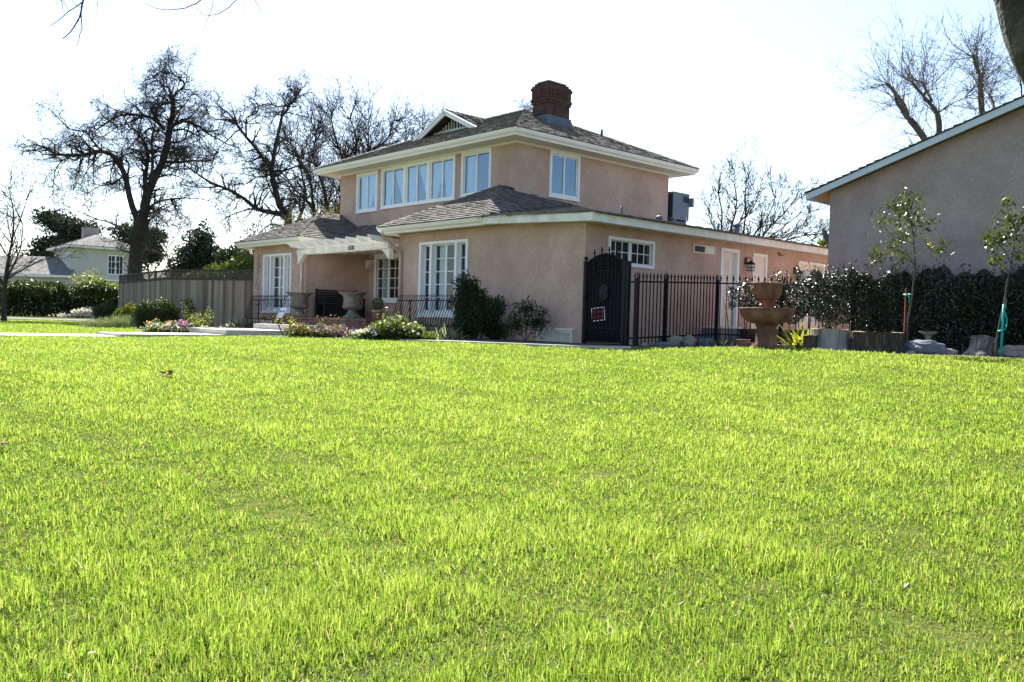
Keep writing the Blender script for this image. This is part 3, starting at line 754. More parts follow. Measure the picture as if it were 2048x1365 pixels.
# lower roofs
Kp, Rp = A(2.97, -.52, 2.97), A(-.53, -.32, 2.862)
Ap, Bp, Wp = A(5.19, 2.0, 4.24), A(5.19, 2.55, 4.26), A(5.05, 5.0, 3.99)
roof('right_wing_roof', [[A(7.45, -.52, 2.97), Kp, Ap], [A(7.45, 2.6, 2.97), A(7.45, -.52, 2.97), Ap, A(5.19, 2.6, 4.24)], [Kp, Rp, Wp], [Kp, Wp, Ap], [Ap, Wp, Bp]], 0.16, rs,
     caps=[(A(7.45, -.52, 2.98), Ap), (Kp, Ap), (Ap, Bp)])
roof('side_wing_roof', [[Rp, A(-.53, 13.4, 2.862), A(5.05, 13.4, 3.2)], [Rp, A(5.05, 13.4, 3.2), A(5.05, 7.5, 3.25)], [Rp, A(5.05, 7.5, 3.25), Wp]], 0.2, rs)
roof('rear_roof', [[A(4.9, 9.45, 3.32), A(4.9, 13.4, 3.0), A(14.3, 13.4, 3.0), A(14.3, 9.45, 3.32)]], .3, rs)
La = A(14.25, 1.8, 4.09)
roof('left_wing_roof', [[A(16.55, -.52, 2.97), A(11.82, -.52, 2.97), La], [A(11.82, -.52, 2.97), A(11.82, 2.6, 2.97), A(14.25, 2.6, 4.09), La],
     [A(16.55, 13.4, 2.97), A(16.55, -.52, 2.97), La, A(14.25, 13.4, 4.09)]], 0.16, rs, caps=[(A(16.55, -.52, 2.98), La), (A(11.82, -.52, 2.98), La), (La, A(14.25, 2.6, 4.10))])
roof('porch_roof', [[A(13.3, .9, 2.90), A(6.2, .9, 2.90), A(6.2, 2.6, 3.66), A(13.3, 2.6, 3.66)]], 0.16, rs)
# lower eaves
mb = MB()
g0 = .42
mb.sweep([A(16.42, 13, 2.785), A(16.42, -g0, 2.785), A(11.92, -g0, 2.785), A(11.92, 1.0, 2.785)], GUT)
mb.sweep([A(7.36, 1.0, 2.785), A(7.36, -g0, 2.785), A(2.97, -g0, 2.785)], GUT)
mb.build('lower_gutter', M['cream'], house)
mb = MB()
BRD = [(-.035, 0), (.01, 0), (.01, .18), (-.035, .18)]
mb.sweep([A(2.965, -.46, 2.80), A(-.46, -.30, 2.672), A(-.46, 13.2, 2.672)], BRD)
mb.build('fascia_board', M['oldwhite'], house)
mb = MB()
SOF = [(-.6, 0), (-.036, 0), (-.036, .018), (-.6, .018)]
mb.sweep([A(16.42, 13, 2.815), A(16.42, -g0, 2.815), A(11.92, -g0, 2.815), A(11.92, 1.0, 2.815)], SOF)
mb.sweep([A(7.36, 1.0, 2.815), A(7.36, -g0, 2.815), A(2.97, -g0, 2.815)], SOF)
mb.sweep([A(2.965, -.46, 2.822), A(-.46, -.30, 2.70), A(-.46, 13.2, 2.70)], SOF)
mb.build('lower_soffit', M['soffit'], house)

# ---- windows
def ring(mb, x0, x1, z0, z1, w, y0, y1, wb=None):
    wb = wb or w
    mb.box(x0, x1, y0, y1, z1 - w, z1); mb.box(x0, x1, y0, y1, z0, z0 + wb)
    mb.box(x0, x0 + w, y0, y1, z0 + wb, z1 - w); mb.box(x1 - w, x1, y0, y1, z0 + wb, z1 - w)
def place(o, O, side=False):
    o.location = O
    if side: o.rotation_euler = (0, 0, math.pi / 2)
def drape_curtain(parent, x0, x1, z0, z1, y, xb0=None, xb1=None, waves=9, name='curtain', gather=None):
    """hanging cloth; bottom edge may be swept aside"""
    xb0 = x0 if xb0 is None else xb0; xb1 = x1 if xb1 is None else xb1
    nx, nz = 48, 12; V = []
    for j in range(nz + 1):
        t = j / nz; s = t ** 1.4
        a = x0 + (xb0 - x0) * s; b = x1 + (xb1 - x1) * s
        for i in range(nx + 1):
            q = i / nx
            V.append((a + (b - a) * q, y + 0.022 * math.sin(q * waves * 2 * math.pi + 0.7 * t), z1 - (z1 - z0) * t))
    F = [(j * (nx + 1) + i, j * (nx + 1) + i + 1, (j + 1) * (nx + 1) + i + 1, (j + 1) * (nx + 1) + i) for j in range(nz) for i in range(nx)]
    mb = MB(); mb.add(V, F, smooth=True); return mb.build(name, M['curtain'], parent)
def pane(parent, x0, x1, z0, z1, y, m='glass'):
    mb = MB(); mb.quad((x0, y, z0), (x1, y, z0), (x1, y, z1), (x0, y, z1)); return mb.build('pane', M[m], parent)

def slider(O, w, h, side, cur, glass='glass', label=None):
    """sash window in casing; O is its lower left outer corner"""
    mb = MB(); c = .085
    ring(mb, -.045, w + .045, -.06, h + .05, c, -.04, .0, .10)
    mb.box(-.07, w + .07, -.06, 0, -.075, -.045)
    f = mb.build('window', M['trim'], house); place(f, O, side)
    if label: f['label'] = label
    mb = MB(); ring(mb, .0, w, 0, h, .055, .0, .05); mb.box(w / 2 - .03, w / 2 + .03, .005, .05, .05, h - .05)
    ring(mb, .05, w / 2 - .0, .05, h - .05, .028, .02, .045); ring(mb, w / 2, w - .05, .05, h - .05, .028, .012, .04)
    mb.build('sash', M['trim'], f)
    pane(f, .06, w / 2, .06, h - .06, .03, glass); pane(f, w / 2, w - .06, .06, h - .06, .024, glass)
    for q in cur: drape_curtain(f, *q)
    return f
def cz(h): return (.06, h - .05, .085)
h = 1.26
slider(A(13.24, 2.5, 4.16), 1.21, h, False, [(.14, 1.12, *cz(h), .16, .62, 8), (.75, 1.16, *cz(h), .98, 1.16, 5)], label='upstairs sash window at the far end of the front')
# the triple window
W3 = 3.88; x_ = [0, W3 / 3, 2 * W3 / 3, W3]
mb = MB(); ring(mb, -.045, W3 + .045, -.06, 1.25 + .05, .085, -.04, 0, .10); mb.box(-.07, W3 + .07, -.06, 0, -.075, -.045)
for k in (1, 2): mb.box(x_[k] - .07, x_[k] + .07, -.045, .05, .035, 1.22)
f3 = mb.build('window', M['trim'], house); place(f3, A(11.69, 2.5, 4.19)); f3['label'] = 'wide upstairs window of three sashes with white curtains'
mb = MB()
for k in range(3):
    x0, x1 = x_[k] + (.07 if k else 0), x_[k + 1] - (.07 if k < 2 else 0)
    ring(mb, x0, x1, 0, 1.25, .055, 0, .05); xm = (x0 + x1) / 2; mb.box(xm - .03, xm + .03, .005, .05, .05, 1.2)
mb.build('sash', M['trim'], f3)
for k in range(3):
    x0, x1 = x_[k] + .07, x_[k + 1] - .07
    pane(f3, x0, x1, .05, 1.2, .03)
    if k == 0: drape_curtain(f3, x0, x0 + .55, .06, 1.2, .085, x0, x0 + .25, 5); drape_curtain(f3, x1 - .6, x1, .06, 1.2, .085, x1 - .12, x1, 5)
    if k == 1: drape_curtain(f3, x0, x0 + .62, .06, 1.2, .085, x0, x0 + .36, 6); drape_curtain(f3, x1 - .55, x1, .06, 1.2, .085, x1 - .08, x1, 5)
    if k == 2: drape_curtain(f3, x0, x0 + .66, .06, 1.2, .085, x0, x0 + .22, 6); drape_curtain(f3, x1 - .6, x1, .06, 1.2, .085, x1 - .42, x1, 5)
slider(A(7.41, 2.5, 4.20), 1.27, 1.26, False, [(.12, .62, .06, 1.2, .085, .12, .5, 6)], label='upstairs sash window nearest the house corner')
slider(A(5.06, 3.87, 4.20), 1.19, 1.25, True, [], label='upstairs sash window on the right side wall')

def french(O, w, h, cur, label):
    mb = MB(); ring(mb, -.06, w + .06, -.05, h + .055, .075, -.03, .0, .07)
    mb.box(-.1, w + .1, -.07, 0, -.07, -.03)
    ring(mb, 0, w, 0, h, .02, .0, .165)
    p1, p2 = .44, w - .44
    for p in (p1, p2): mb.box(p - .045, p + .045, -.02, .155, .02, h - .02)
    f = mb.build('french_window', M['trim'], house); place(f, O); f['label'] = label
    mb = MB()
    for (x0, x1, leaves_) in ((.02, p1 - .045, 1), (p1 + .045, p2 - .045, 2), (p2 + .045, w - .02, 1)):
        lw = (x1 - x0) / leaves_
        for k in range(leaves_):
            a, b = x0 + k * lw, x0 + (k + 1) * lw
            ring(mb, a, b, .02, h - .02, .035, .10, .145, .11)
            for r in range(1, 5):
                z = .13 + (h - .19) * r / 5; mb.box(a + .035, b - .035, .108, .136, z - .011, z + .011)
    mb.build('sash', M['trim'], f)
    for (x0, x1) in ((.04, p1 - .06), (p1 + .06, p2 - .06), (p2 + .06, w - .04)): pane(f, x0, x1, .1, h - .04, .124, 'glass2')
    for q in cur: drape_curtain(f, *q)
    return f
french(A(6.03, 0, .58), 1.94, 1.90, [(.03, .30, .03, 1.86, .24, .03, .27, 4), (.5, .80, .03, 1.86, .24, .5, .77, 4), (1.56, 1.92, .03, 1.86, .24, 1.56, 1.92, 4)], 'french window with white posts on the right wing')
french(A(15.17, 0, .58), 1.87, 1.90, [(1.5, 1.85, .03, 1.86, .4, 1.56, 1.85, 3)], 'french window with white posts on the left wing')
# porch window
w, h = 1.40, 1.40
mb = MB(); ring(mb, -.1, w + .1, -.1, h + .1, .13, -.03, 0); mb.box(-.14, w + .14, -.07, 0, -.12, -.08); mb.box(-.25, w + .9, -.06, -.005, h + .1, h + .26)
f = mb.build('porch_window', M['trim'], house); place(f, A(11.81, 2.4, 1.08))
mb = MB()
for k in range(2):
    a, b = k * w / 2, (k + 1) * w / 2; ring(mb, a, b, 0, h, .05, .03, .075); mb.box((a + b) / 2 - .011, (a + b) / 2 + .011, .04, .068, .05, h - .05)
    for r in range(1, 4): z = .05 + (h - .1) * r / 4; mb.box(a + .05, b - .05, .041, .067, z - .011, z + .011)
mb.build('sash', M['trim'], f); pane(f, .04, w - .04, .04, h - .04, .055, 'glass2')
drape_curtain(f, .05, .5, .03, h - .03, .2, .05, .42, 4)
# side window, two small-paned lights
w, h = 1.52, .53
mb = MB(); ring(mb, -.07, w + .07, -.06, h + .06, .07, -.03, 0)
f = mb.build('side_window', M['trim'], house); place(f, A(0, .82, 1.87), True)
mb = MB()
for k in range(2):
    a, b = k * w / 2, (k + 1) * w / 2; y = .03 if k else .06
    ring(mb, a, b, 0, h, .035 if k else .03, y, y + .03)
    for q in (1, 2): x = a + .03 + (b - a - .06) * q / 3; mb.box(x - .008, x + .008, y + .005, y + .02, .03, h - .03)
    mb.box(a + .03, b - .03, y + .006, y + .019, h / 2 - .008, h / 2 + .008)
mb.build('sash', M['trim'], f); pane(f, .02, w - .02, .02, h - .02, .075, 'glass2')
# small vent
mb = MB(); ring(mb, 0, .92, 0, .2, .025, -.025, 0); mb.box(.5, .9, -.012, .0, .02, .18)
f = mb.build('wall_vent', M['cream'], house); place(f, A(0, 3.98, 2.33), True)
mb = MB(); mb.box(.02, .48, -.008, .0, .02, .18); mb.build('vent_grille', M['acdark'], f)

# ---- doors on the side
def door(b0, b1, z0, z1, panels, nm='side_door', dep=.13):
    w, h = b1 - b0, z1 - z0
    mb = MB(); c = .08
    mb.box(-c, 0, -.03, 0, 0, h + c); mb.box(w, w + c, -.03, 0, 0, h + c); mb.box(0, w, -.03, 0, h, h + c)
    mb.box(0, .015, 0, dep, 0, h); mb.box(w - .015, w, 0, dep, 0, h); mb.box(.015, w - .015, 0, dep, h - .015, h)
    f = mb.build(nm, M['trim'], house); place(f, A(0, b0, z0), True)
    mb = MB(); mb.box(.016, w - .016, dep - .045, dep - .005, 0.005, h - .016)
    if panels:
        for r, (a, b) in enumerate(((.08, .36), (.42, .62), (.68, .93))):
            for k in range(2):
                x0 = .07 + k * (w - .05) / 2; x1 = x0 + (w - .2) / 2
                ring(mb, x0, x1, h * (1 - b), h * (1 - a), .025, dep - .056, dep - .0455); mb.box(x0 + .05, x1 - .05, dep - .055, dep - .0455, h * (1 - b) + .05, h * (1 - a) - .05)
    lf = mb.build('leaf', M['door'], f)
    return f, w, h
f, w, h = door(5.26, 5.94, .45, 2.46, True)
mb = MB(); mb.lathe([(0, 0), (.02, .01), (.03, .03), (.02, .05), (0, .055)], n=12); k_ = mb.build('handle', M['flash'], f); k_.location = (.08, .08, .95); k_.rotation_euler = (math.pi / 2, 0, 0)
door(6.78, 7.34, .45, 2.43, False, 'flat_door', .06)
f, w, h = door(9.22, 10.58, .45, 2.38, False, 'glazed_door')
mb = MB(); mb.box(.1, w / 2 - .08, .075, .084, .25, h - .15); mb.box(w / 2 + .08, w - .1, .075, .084, .25, h - .15); mb.build('glazing', M['glass2'], f)
text('door_number', '9', .10, M['ink'], f, (.44, -.034, h + .05), (math.pi / 2, -.35, 0)); text('door_number', '4', .08, M['ink'], f, (.52, -.034, h + .01), (math.pi / 2, -.3, 0))

# ---- lanterns
def lantern(b, z):
    mb = MB()
    mb.box(-.05, .05, -.02, 0, -.02, .16)
    mb.tube([(0, -.02, .10), (0, -.09, .17), (0, -.16, .14), (0, -.17, .06)], .011, 6); mb.tube([(0, -.02, .0), (0, -.07, .04), (0, -.11, .0), (0, -.08, -.04), (0, -.05, -.01)], .008, 6)
    for sx in (-1, 1):
        for sy in (-1, 1): mb.tube([(sx * .06, -.17 + sy * .06, -.20), (sx * .075, -.17 + sy * .075, -.02)], .008, 5)
    for zz in (-.20, -.11, -.02): ring(mb, -.08, .08, zz - .008, zz + .008, .006, -.25, -.09) if False else mb.sweep([(-.07, -.24, zz), (.07, -.24, zz), (.07, -.10, zz), (-.07, -.10, zz)], [(-.006, -.008), (.008, -.008), (.008, .008), (-.006, .008)], closed=True)
    mb.add([(-.09, -.26, -.012), (.09, -.26, -.012), (.09, -.08, -.012), (-.09, -.08, -.012), (0, -.17, .08)], [(0, 1, 4), (1, 2, 4), (2, 3, 4), (3, 0, 4), (3, 2, 1, 0)])
    f = mb.build('wall_lantern', M['iron'], house); place(f, A(0, b, z), True)
    mb = MB(); mb.box(-.055, .055, -.225, -.115, -.195, -.03); mb.build('lantern_glass', M['glass2'], f)
lantern(6.36, 2.2); lantern(8.92, 2.1)
mb = MB(); mb.box(-.05, .05, -.04, 0, -.05, .05); mb.add([(-.06, -.02, .03), (.06, -.02, .03), (.04, -.15, -.05), (-.04, -.15, -.05), (-.05, -.02, -.06), (.05, -.02, -.06)], [(0, 1, 2, 3), (3, 2, 5, 4), (0, 3, 4), (1, 5, 2)])
f = mb.build('flood_light', M['bouncebrown'], house); place(f, A(0, 8.05, 2.58), True)

# ---- chimney
mb = MB(); cy0, cy1, cx0, cx1 = 5.2, 6.2, -7.28, -6.6
def cb(e, z0, z1): mb.box(cx0 - e, cx1 + e, cy0 - e, cy1 + e, z0, z1)
cb(0, 6.9, 7.42); cb(.035, 7.42, 7.5); cb(.055, 7.5, 7.58); cb(.03, 7.58, 7.86); cb(.06, 7.86, 7.94); cb(.03, 7.94, 8.0); cb(-.03, 8.0, 8.08); cb(-.09, 8.08, 8.12)
for i in range(8):
    y = cy0 + .06 + i * .115; mb.box(cx1 + .03, cx1 + .045, y, y + .05, 7.60, 7.84)
for i in range(5):
    x = cx0 + .05 + i * .125; mb.box(x, x + .05, cy0 - .045, cy0 - .03, 7.60, 7.84)
ch = mb.build('chimney', M['brick'], house)
mb = MB(); mb.box(cx0 - .07, cx1 + .07, cy0 - .07, cy1 + .07, 6.45, 6.93); mb.box(cx0 - .045, cx1 + .045, cy0 - .045, cy1 + .045, 6.93, 7.02); mb.build('flashing', M['flash'], ch)
mb = MB(); mb.box(cx0 + .08, cx1 - .08, cy0 + .1, cy1 - .1, 8.121, 8.15); mb.build('chimney_cap', M['concrete'], ch)

# ---- pipes on the roofs
def pipe(b, a, z0, z1, r, cap=False, nm='vent_pipe'):
    mb = MB(); mb.tube([(0, 0, 0), (0, 0, z1 - z0)], r, 12, smooth=True)
    if cap: mb.lathe([(0, z1 - z0 + .05), (r * .9, z1 - z0 + .04), (r * 1.35, z1 - z0), (r * 1.35, z1 - z0 - .05), (r, z1 - z0 - .05)], n=14)
    o = mb.build(nm, M['flash'], house); o.location = A(a, b, z0); return o
pipe(2.35, 1.0, 2.9, 3.40, .03); pipe(4.5, 1.5, 2.9, 3.36, .075, True, 'vent_cap'); pipe(6.5, 1.0, 2.85, 3.36, .04); pipe(7.42, 1.0, 2.85, 3.40, .085, True, 'vent_cap')
pipe(7.45, 6.3, 6.5, 6.88, .045)
# downspouts
mb = MB(); mb.tube([A(12.02, -.47, 2.83), A(12.1, -.40, 2.72), A(12.42, -.07, 2.42), A(12.46, -.06, 2.3), A(12.46, -.06, .45)], .035, 8); mb.build('downspout', M['oldwhite'], house)
mb = MB(); mb.tube([A(7.3, -.45, 2.83), A(7.24, -.4, 2.72), A(6.93, -.07, 2.3), A(6.9, -.06, 2.2), A(6.9, -.06, .3)], .04, 8); mb.build('downspout', M['stucco'], house)
# crawl-space grille
mb = MB(); ring(mb, 0, 1.12, 0, .32, .05, -.05, 0); mb.box(-.06, 1.18, -.09, -.0, .325, .37)
for i in range(17): x = .07 + i * .061; mb.box(x, x + .03, -.03, -.005, .05, .27)
f = mb.build('crawl_vent', M['oldwhite'], house); place(f, A(1.42, 0, -.02))
mb = MB(); mb.box(.04, 1.08, -.004, -.001, .04, .28); mb.build('vent_shade_sheet', M['acdark'], f)  # thin dark sheet on the wall, coloured as the hollow's shade

# ---- porch
mb = MB(); mb.box(-13.0, -7.45, -.8, 2.39, -.35, .36); pb = mb.build('porch', M['brick2'], house)
mb = MB(); mb.box(-13.02, -7.42, -.83, 2.39, .361, .425); mb.build('porch_floor', M['brick2'], pb)
mb = MB(); mb.box(-12.25, -7.09, .55, 2.39, 2.60, 2.63); mb.build('porch_ceiling', M['soffit'], pb)
mb = MB(); mb.box(-9.6, -8.75, 2.45, 2.5, .43, 2.48); mb.build('front_door', M['blackwood'], house)

# ---- pergola over the porch opening
mb = MB(); mb.box(-12.24, -7.1, -.36, -.27, 2.40, 2.565); mb.box(-12.24, -7.1, -.2, -.14, 2.40, 2.56)
pg = mb.build('pergola', M['oldwhite'], house)
def extrude(mb, prof, x0, x1, rnd=None):
    """profile of (y,z) extruded along x"""
    n = len(prof); V = [(x0, y, z) for y, z in prof] + [(x1, y, z) for y, z in prof]
    mb.add(V, [tuple(range(n))[::-1], tuple(range(n, 2 * n))] + [(i, (i + 1) % n, n + (i + 1) % n, n + i) for i in range(n)], rnd)
RAF = [(1.3, .0), (-.55, .0), (-.62, .02), (-.66, -.005), (-.74, .02), (-.80, .075), (-.86, .09), (-.86, .15), (1.3, .15)]
for i in range(9):
    x = -11.95 + i * .575
    mb = MB(); extrude(mb, RAF, -.03, .03); o = mb.build('rafter', M['oldwhite'], pg); o.location = (x, 0, 2.566); o.rotation_euler = (rad(-2.5), 0, 0)
COR = [(0, 0), (.36, 0), (.36, -.05), (.30, -.06), (.30, -.10), (.22, -.11), (.21, -.16), (.15, -.17), (.14, -.22), (.08, -.23), (.07, -.29), (0, -.29)]
def corbel(x, y, sg):
    mb = MB(); n = len(COR)
    V = [(sg * px, -.07, pz) for px, pz in COR] + [(sg * px, .07, pz) for px, pz in COR]
    mb.add(V, [tuple(range(n)), tuple(range(n, 2 * n))[::-1]] + [(i, (i + 1) % n, n + (i + 1) % n, n + i) for i in range(n)])
    o = mb.build('corbel', M['oldwhite'], pg); o.location = (x, y, 2.397)
corbel(-12.255, -.25, 1); corbel(-7.085, -.25, -1); corbel(-12.255, 2.32, 1)
text('house_number', '1600', .2, M['ink'], pg, (-9.02, -.366, 2.485), (math.pi / 2, 0, 0), .004)
# side deck under the doors
mb = MB()
for i in range(7): mb.box(.02 + i * .17, .18 + i * .17, 4.6, 12.5, .40, .44)
mb.box(.02, 1.2, 4.62, 4.7, .12, .395); mb.box(1.14, 1.2, 4.62, 12.5, .12, .395); mb.box(1.22, 1.5, 4.7, 12.4, .18, .24)
mb.build('side_deck', M['deck'], house)

# ---- air conditioner and dish sit on the roof: things of their own
x, y = hw(5.42, 10.05)
ac = empty('air_conditioner', (x, y, 3.75), 'grey metal rooftop air conditioner beside the upper storey wall', 'air conditioner', HROT)
mb = MB(); mb.box(-.5, .5, -.45, .45, .32, 1.2); mb.box(-.52, .52, -.47, .47, 1.2, 1.23); mb.box(.5, .505, .0, .01, .34, 1.19); mb.build('casing', M['acgrey'], ac)
mb = MB(); mb.box(-.48, .48, -.456, -.45, .36, 1.16); mb.build('grille', M['acdark'], ac)
mb = MB(); mb.box(.5, .506, .1, .42, .92, 1.14); mb.build('grille', M['acdark'], ac)
mb = MB(); mb.box(.44, .62, .46, .56, .8, 1.1); mb.build('control_box', M['acgrey'], ac)
mb = MB(); mb.box(-.42, .42, -.4, .4, -.6, .27)
for q in (-.3, .3): mb.box(-.5, .5, q - .06, q + .06, .27, .32)
mb.build('stand', M['acgrey'], ac)
mb = MB(); mb.tube([(.5, .2, .4), (.58, .2, .4), (.58, .2, .0)], .02, 6); mb.build('drain_pipe', M['trim'], ac)
x, y = hw(.3, 11.2)
sd = empty('satellite_dish', (x, y, 2.9), 'dark satellite dish seen edge on above the long low roof', 'satellite dish', HROT)
mb = MB(); mb.lathe([(0, .0), (.12, .012), (.24, .05), (.32, .10), (.325, .105), (.24, .06), (.12, .022), (0, .01)], n=28); d = mb.build('reflector', M['acdark'], sd); d.location = (0, 0, .38); d.rotation_euler = (rad(62), 0, rad(100))
mb = MB(); mb.tube([(0, 0, .0), (0, 0, .36)], .022, 8); mb.build('mast', M['acdark'], sd)
mb = MB(); mb.tube([(0, 0, .2), (-.2, -.3, .3), (-.35, -.52, .5)], .012, 6); mb.box(-.39, -.31, -.56, -.48, .47, .56); mb.build('feed_arm', M['acdark'], sd)

# ================================================================== gate and iron fence
gate = empty('garden_gate', (*hw(-.03, -.03), .02), 'tall arched black iron gate with letter medallion beside the house corner', 'gate', HROT)
GW = 1.2
def finial(mb, x, y, z, s=1.0):
    mb.lathe([(0, 0), (.011 * s, 0), (.011 * s, .03 * s), (.02 * s, .045 * s), (.012 * s, .06 * s), (.024 * s, .085 * s), (.017 * s, .12 * s), (.005 * s, .165 * s), (0, .18 * s)], (x, y, z), 8)
for x in (0.03, GW - .05):
    mb = MB(); mb.box(x - .035, x + .035, -.035, .035, -.1, 1.79); mb.box(x - .045, x + .045, -.045, .045, 1.79, 1.81)
    mb.lathe([(0, 1.81), (.02, 1.81), (.02, 1.83), (.04, 1.85), (.046, 1.88), (.03, 1.91), (0, 1.92)], (x, 0, 0), 12)
    mb.build('post', M['iron'], gate)
mb = MB(); x = GW + .03; mb.box(x - .03, x + .04, -.03, .05, -.1, 1.78); mb.build('post', M['iron'], gate)
arc = lambda z0, rise: [(.07 + (GW - .16) * t, 0, z0 + rise * math.sin(math.pi * t) ** .8) for t in np.linspace(0, 1, 25)]
mb = MB(); mb.tube(arc(1.76, .19), .022, 6); mb.tube(arc(1.40, .20), .016, 6)
for z in (.06, .36): mb.box(.065, GW - .085, -.015, .015, z - .015, z + .015)
mb.box(.07, .1, -.018, .018, .0, 1.77); mb.box(GW - .12, GW - .09, -.018, .018, 0, 1.77)
mb.build('frame', M['iron'], gate)
for i in range(1, 10):
    mb = MB(); x = .07 + (GW - .16) * i / 10; t = i / 10
    zt = 1.40 + .20 * math.sin(math.pi * t) ** .8
    if abs(i - 5) <= 1: mb.box(x - .008, x + .008, -.022, -.006, .36, .96); mb.build('bar', M['iron'], gate); mb = MB(); mb.box(x - .008, x + .008, -.022, -.006, 1.31, zt)
    else: mb.box(x - .008, x + .008, -.022, -.006, .36, zt)
    if i % 2 == 0: mb.box(x - .009, x + .009, -.01, .008, zt, 1.76 + .19 * math.sin(math.pi * t) ** .8 + .01); finial(mb, x, 0, 1.76 + .19 * math.sin(math.pi * t) ** .8 + .01)
    if i in (2, 7): mb.lathe([(0, .60), (.02, .63), (.012, .66), (.02, .69), (0, .72)], (x, -.014, 0), 8)
    mb.build('bar', M['iron'], gate)
mb = MB()
def scroll(cx, cz, r, sg, a0=0.0):
    pts = [(cx + sg * r * (1 - .75 * q) * math.cos(a0 + q * 8.5), -.012, cz + r * (1 - .75 * q) * math.sin(a0 + q * 8.5)) for q in np.linspace(0, 1, 22)]
    mb.tube(pts, .008, 5)
for i in range(8):
    t = (i + .5) / 8; x = .07 + (GW - .16) * t; zz = 1.40 + .20 * math.sin(math.pi * t) ** .8
    scroll(x, zz + .10, .05, 1 if i % 2 else -1); scroll(x, zz + .235, .045, -1 if i % 2 else 1, 2)
mb.build('scrollwork', M['iron'], gate)
mb = MB()
for i in range(6): x = .16 + i * .175; scroll(x, .20, .075, 1 if i % 2 else -1, i); mb.tube([(x - .08, -.012, .09), (x, -.012, .2), (x + .08, -.012, .33)], .008, 5)
mb.build('scrollwork', M['iron'], gate)
mb = MB(); ax, az = .565, 1.135
mb.tube([(ax + .155 * math.cos(t), -.02, az + .185 * math.sin(t)) for t in np.linspace(0, 2 * math.pi, 33)], .011, 6)
V = [(ax, -.012, az)] + [(ax + .15 * math.cos(t), -.012, az + .18 * math.sin(t)) for t in np.linspace(0, 2 * math.pi, 33)[:-1]]
mb.add(V, [(0, 1 + (i + 1) % 32, 1 + i) for i in range(32)])
md = mb.build('medallion', M['iron'], gate)
text('letter', 'M', .22, M['acdark'], md, (ax, -.02, az), (math.pi / 2, 0, 0), .006, shear=.3)
mb = MB(); V = [(p[0], .022, p[2] - .01) for p in arc(1.76, .19)]; n_ = len(V)
mb.add(V + [(GW - .09, .022, .05), (.07, .022, .05)], [tuple(range(n_ + 2))]); mb.build('backing_sheet', M['ironsheet'], gate)
mb = MB(); mb.box(.04, .10, -.09, -.035, .98, 1.06); mb.tube([(.07, -.05, 1.02), (.07, -.1, 1.02), (.15, -.1, 1.02)], .01, 6); mb.build('lock', M['iron'], gate)
gx, gy = hw(-.03 - .43, -.035)
sg = empty('gate_sign', (gx, gy, .68), 'small black and red warning sign hung on the iron gate', 'sign', HROT)
mb = MB(); mb.box(-.19, .19, .008, .012, -.145, .145); b_ = mb.build('board', M['signblack'], sg)
mb = MB(); ring(mb, -.19, .19, -.145, .145, .016, .003, .0075); mb.build('border', M['white'], sg)
text('lettering', 'BEWARE', .082, M['signred'], sg, (0, .006, .05), (math.pi / 2, 0, 0), .001); text('lettering', 'OF DOG', .085, M['signred'], sg, (0, .006, -.055), (math.pi / 2, 0, 0), .001)
for c in sg.children: c.rotation_euler.rotate_axis('Z', rad(5)) if c.type == 'FONT' else None
sg.rotation_euler = (0, rad(-6), HROT)

fx, fy = hw(-1.5, -.03)
fence = empty('iron_fence', (fx, fy, 0), 'black iron picket fence with spear tips running from gate into hedge', 'fence')
Pf = [hw(-1.25, -.03), hw(-1.52, -.03), hw(-1.5, 2.88), (7.4, 18.75), (11.6, 16.85)]
Zf = [.05, .06, .17, .12, .08]
def frel(x, y, z): return (x - fx, y - fy, z)
pick = MB(); pick.box(-.009, .009, -.009, .009, 0, 1.33); finial(pick, 0, 0, 1.33, 1.0)
pick_o = None
for k in range(4):
    (x0, y0), (x1, y1) = Pf[k], Pf[k + 1]; L_ = math.hypot(x1 - x0, y1 - y0); an = math.atan2(y1 - y0, x1 - x0)
    for zz in (.14, 1.31):
        mb = MB(); c = frel((x0 + x1) / 2, (y0 + y1) / 2, (Zf[k] + Zf[k + 1]) / 2 + zz); d = np.array((x1 - x0, y1 - y0, Zf[k + 1] - Zf[k])) / 2
        nn = np.array((-d[1], d[0], 0)); nn /= np.linalg.norm(nn)
        mb.obox(c, d, nn * .016, (0, 0, .017)); mb.build('rail', M['iron'], fence)
    sp = .118 if k < 2 else .135
    n_ = int(L_ / sp)
    for i in range(n_):
        t = (i + .5) / n_
        if k == 3 and t > .62: break
        if pick_o is None: pick_o = pick.build('picket', M['iron'], fence); o = pick_o
        else: o = pick_o.copy(); COL.objects.link(o); o.parent = fence
        o.location = frel(x0 + (x1 - x0) * t, y0 + (y1 - y0) * t, Zf[k] + (Zf[k + 1] - Zf[k]) * t); o.rotation_euler = (0, 0, an)
posts = [(Pf[1], Zf[1]), (hw(-1.51, .95), .10), (Pf[2], Zf[2]), ((6.0, 19.29), .14), (Pf[3], Zf[3])]
pm = MB(); pm.box(-.032, .032, -.032, .032, -.2, 1.36); pm.box(-.038, .038, -.038, .038, 1.36, 1.375); pm.add([(-.03, -.03, 1.375), (.03, -.03, 1.375), (.03, .03, 1.375), (-.03, .03, 1.375), (0, 0, 1.41)], [(0, 1, 4), (1, 2, 4), (2, 3, 4), (3, 0, 4)]); finial(pm, 0, 0, 1.39, .8)
po = None
for (p, z) in posts:
    if po is None: po = pm.build('post', M['iron'], fence); o = po
    else: o = po.copy(); COL.objects.link(o); o.parent = fence
    o.location = frel(p[0], p[1], z); o.rotation_euler = (0, 0, HROT)

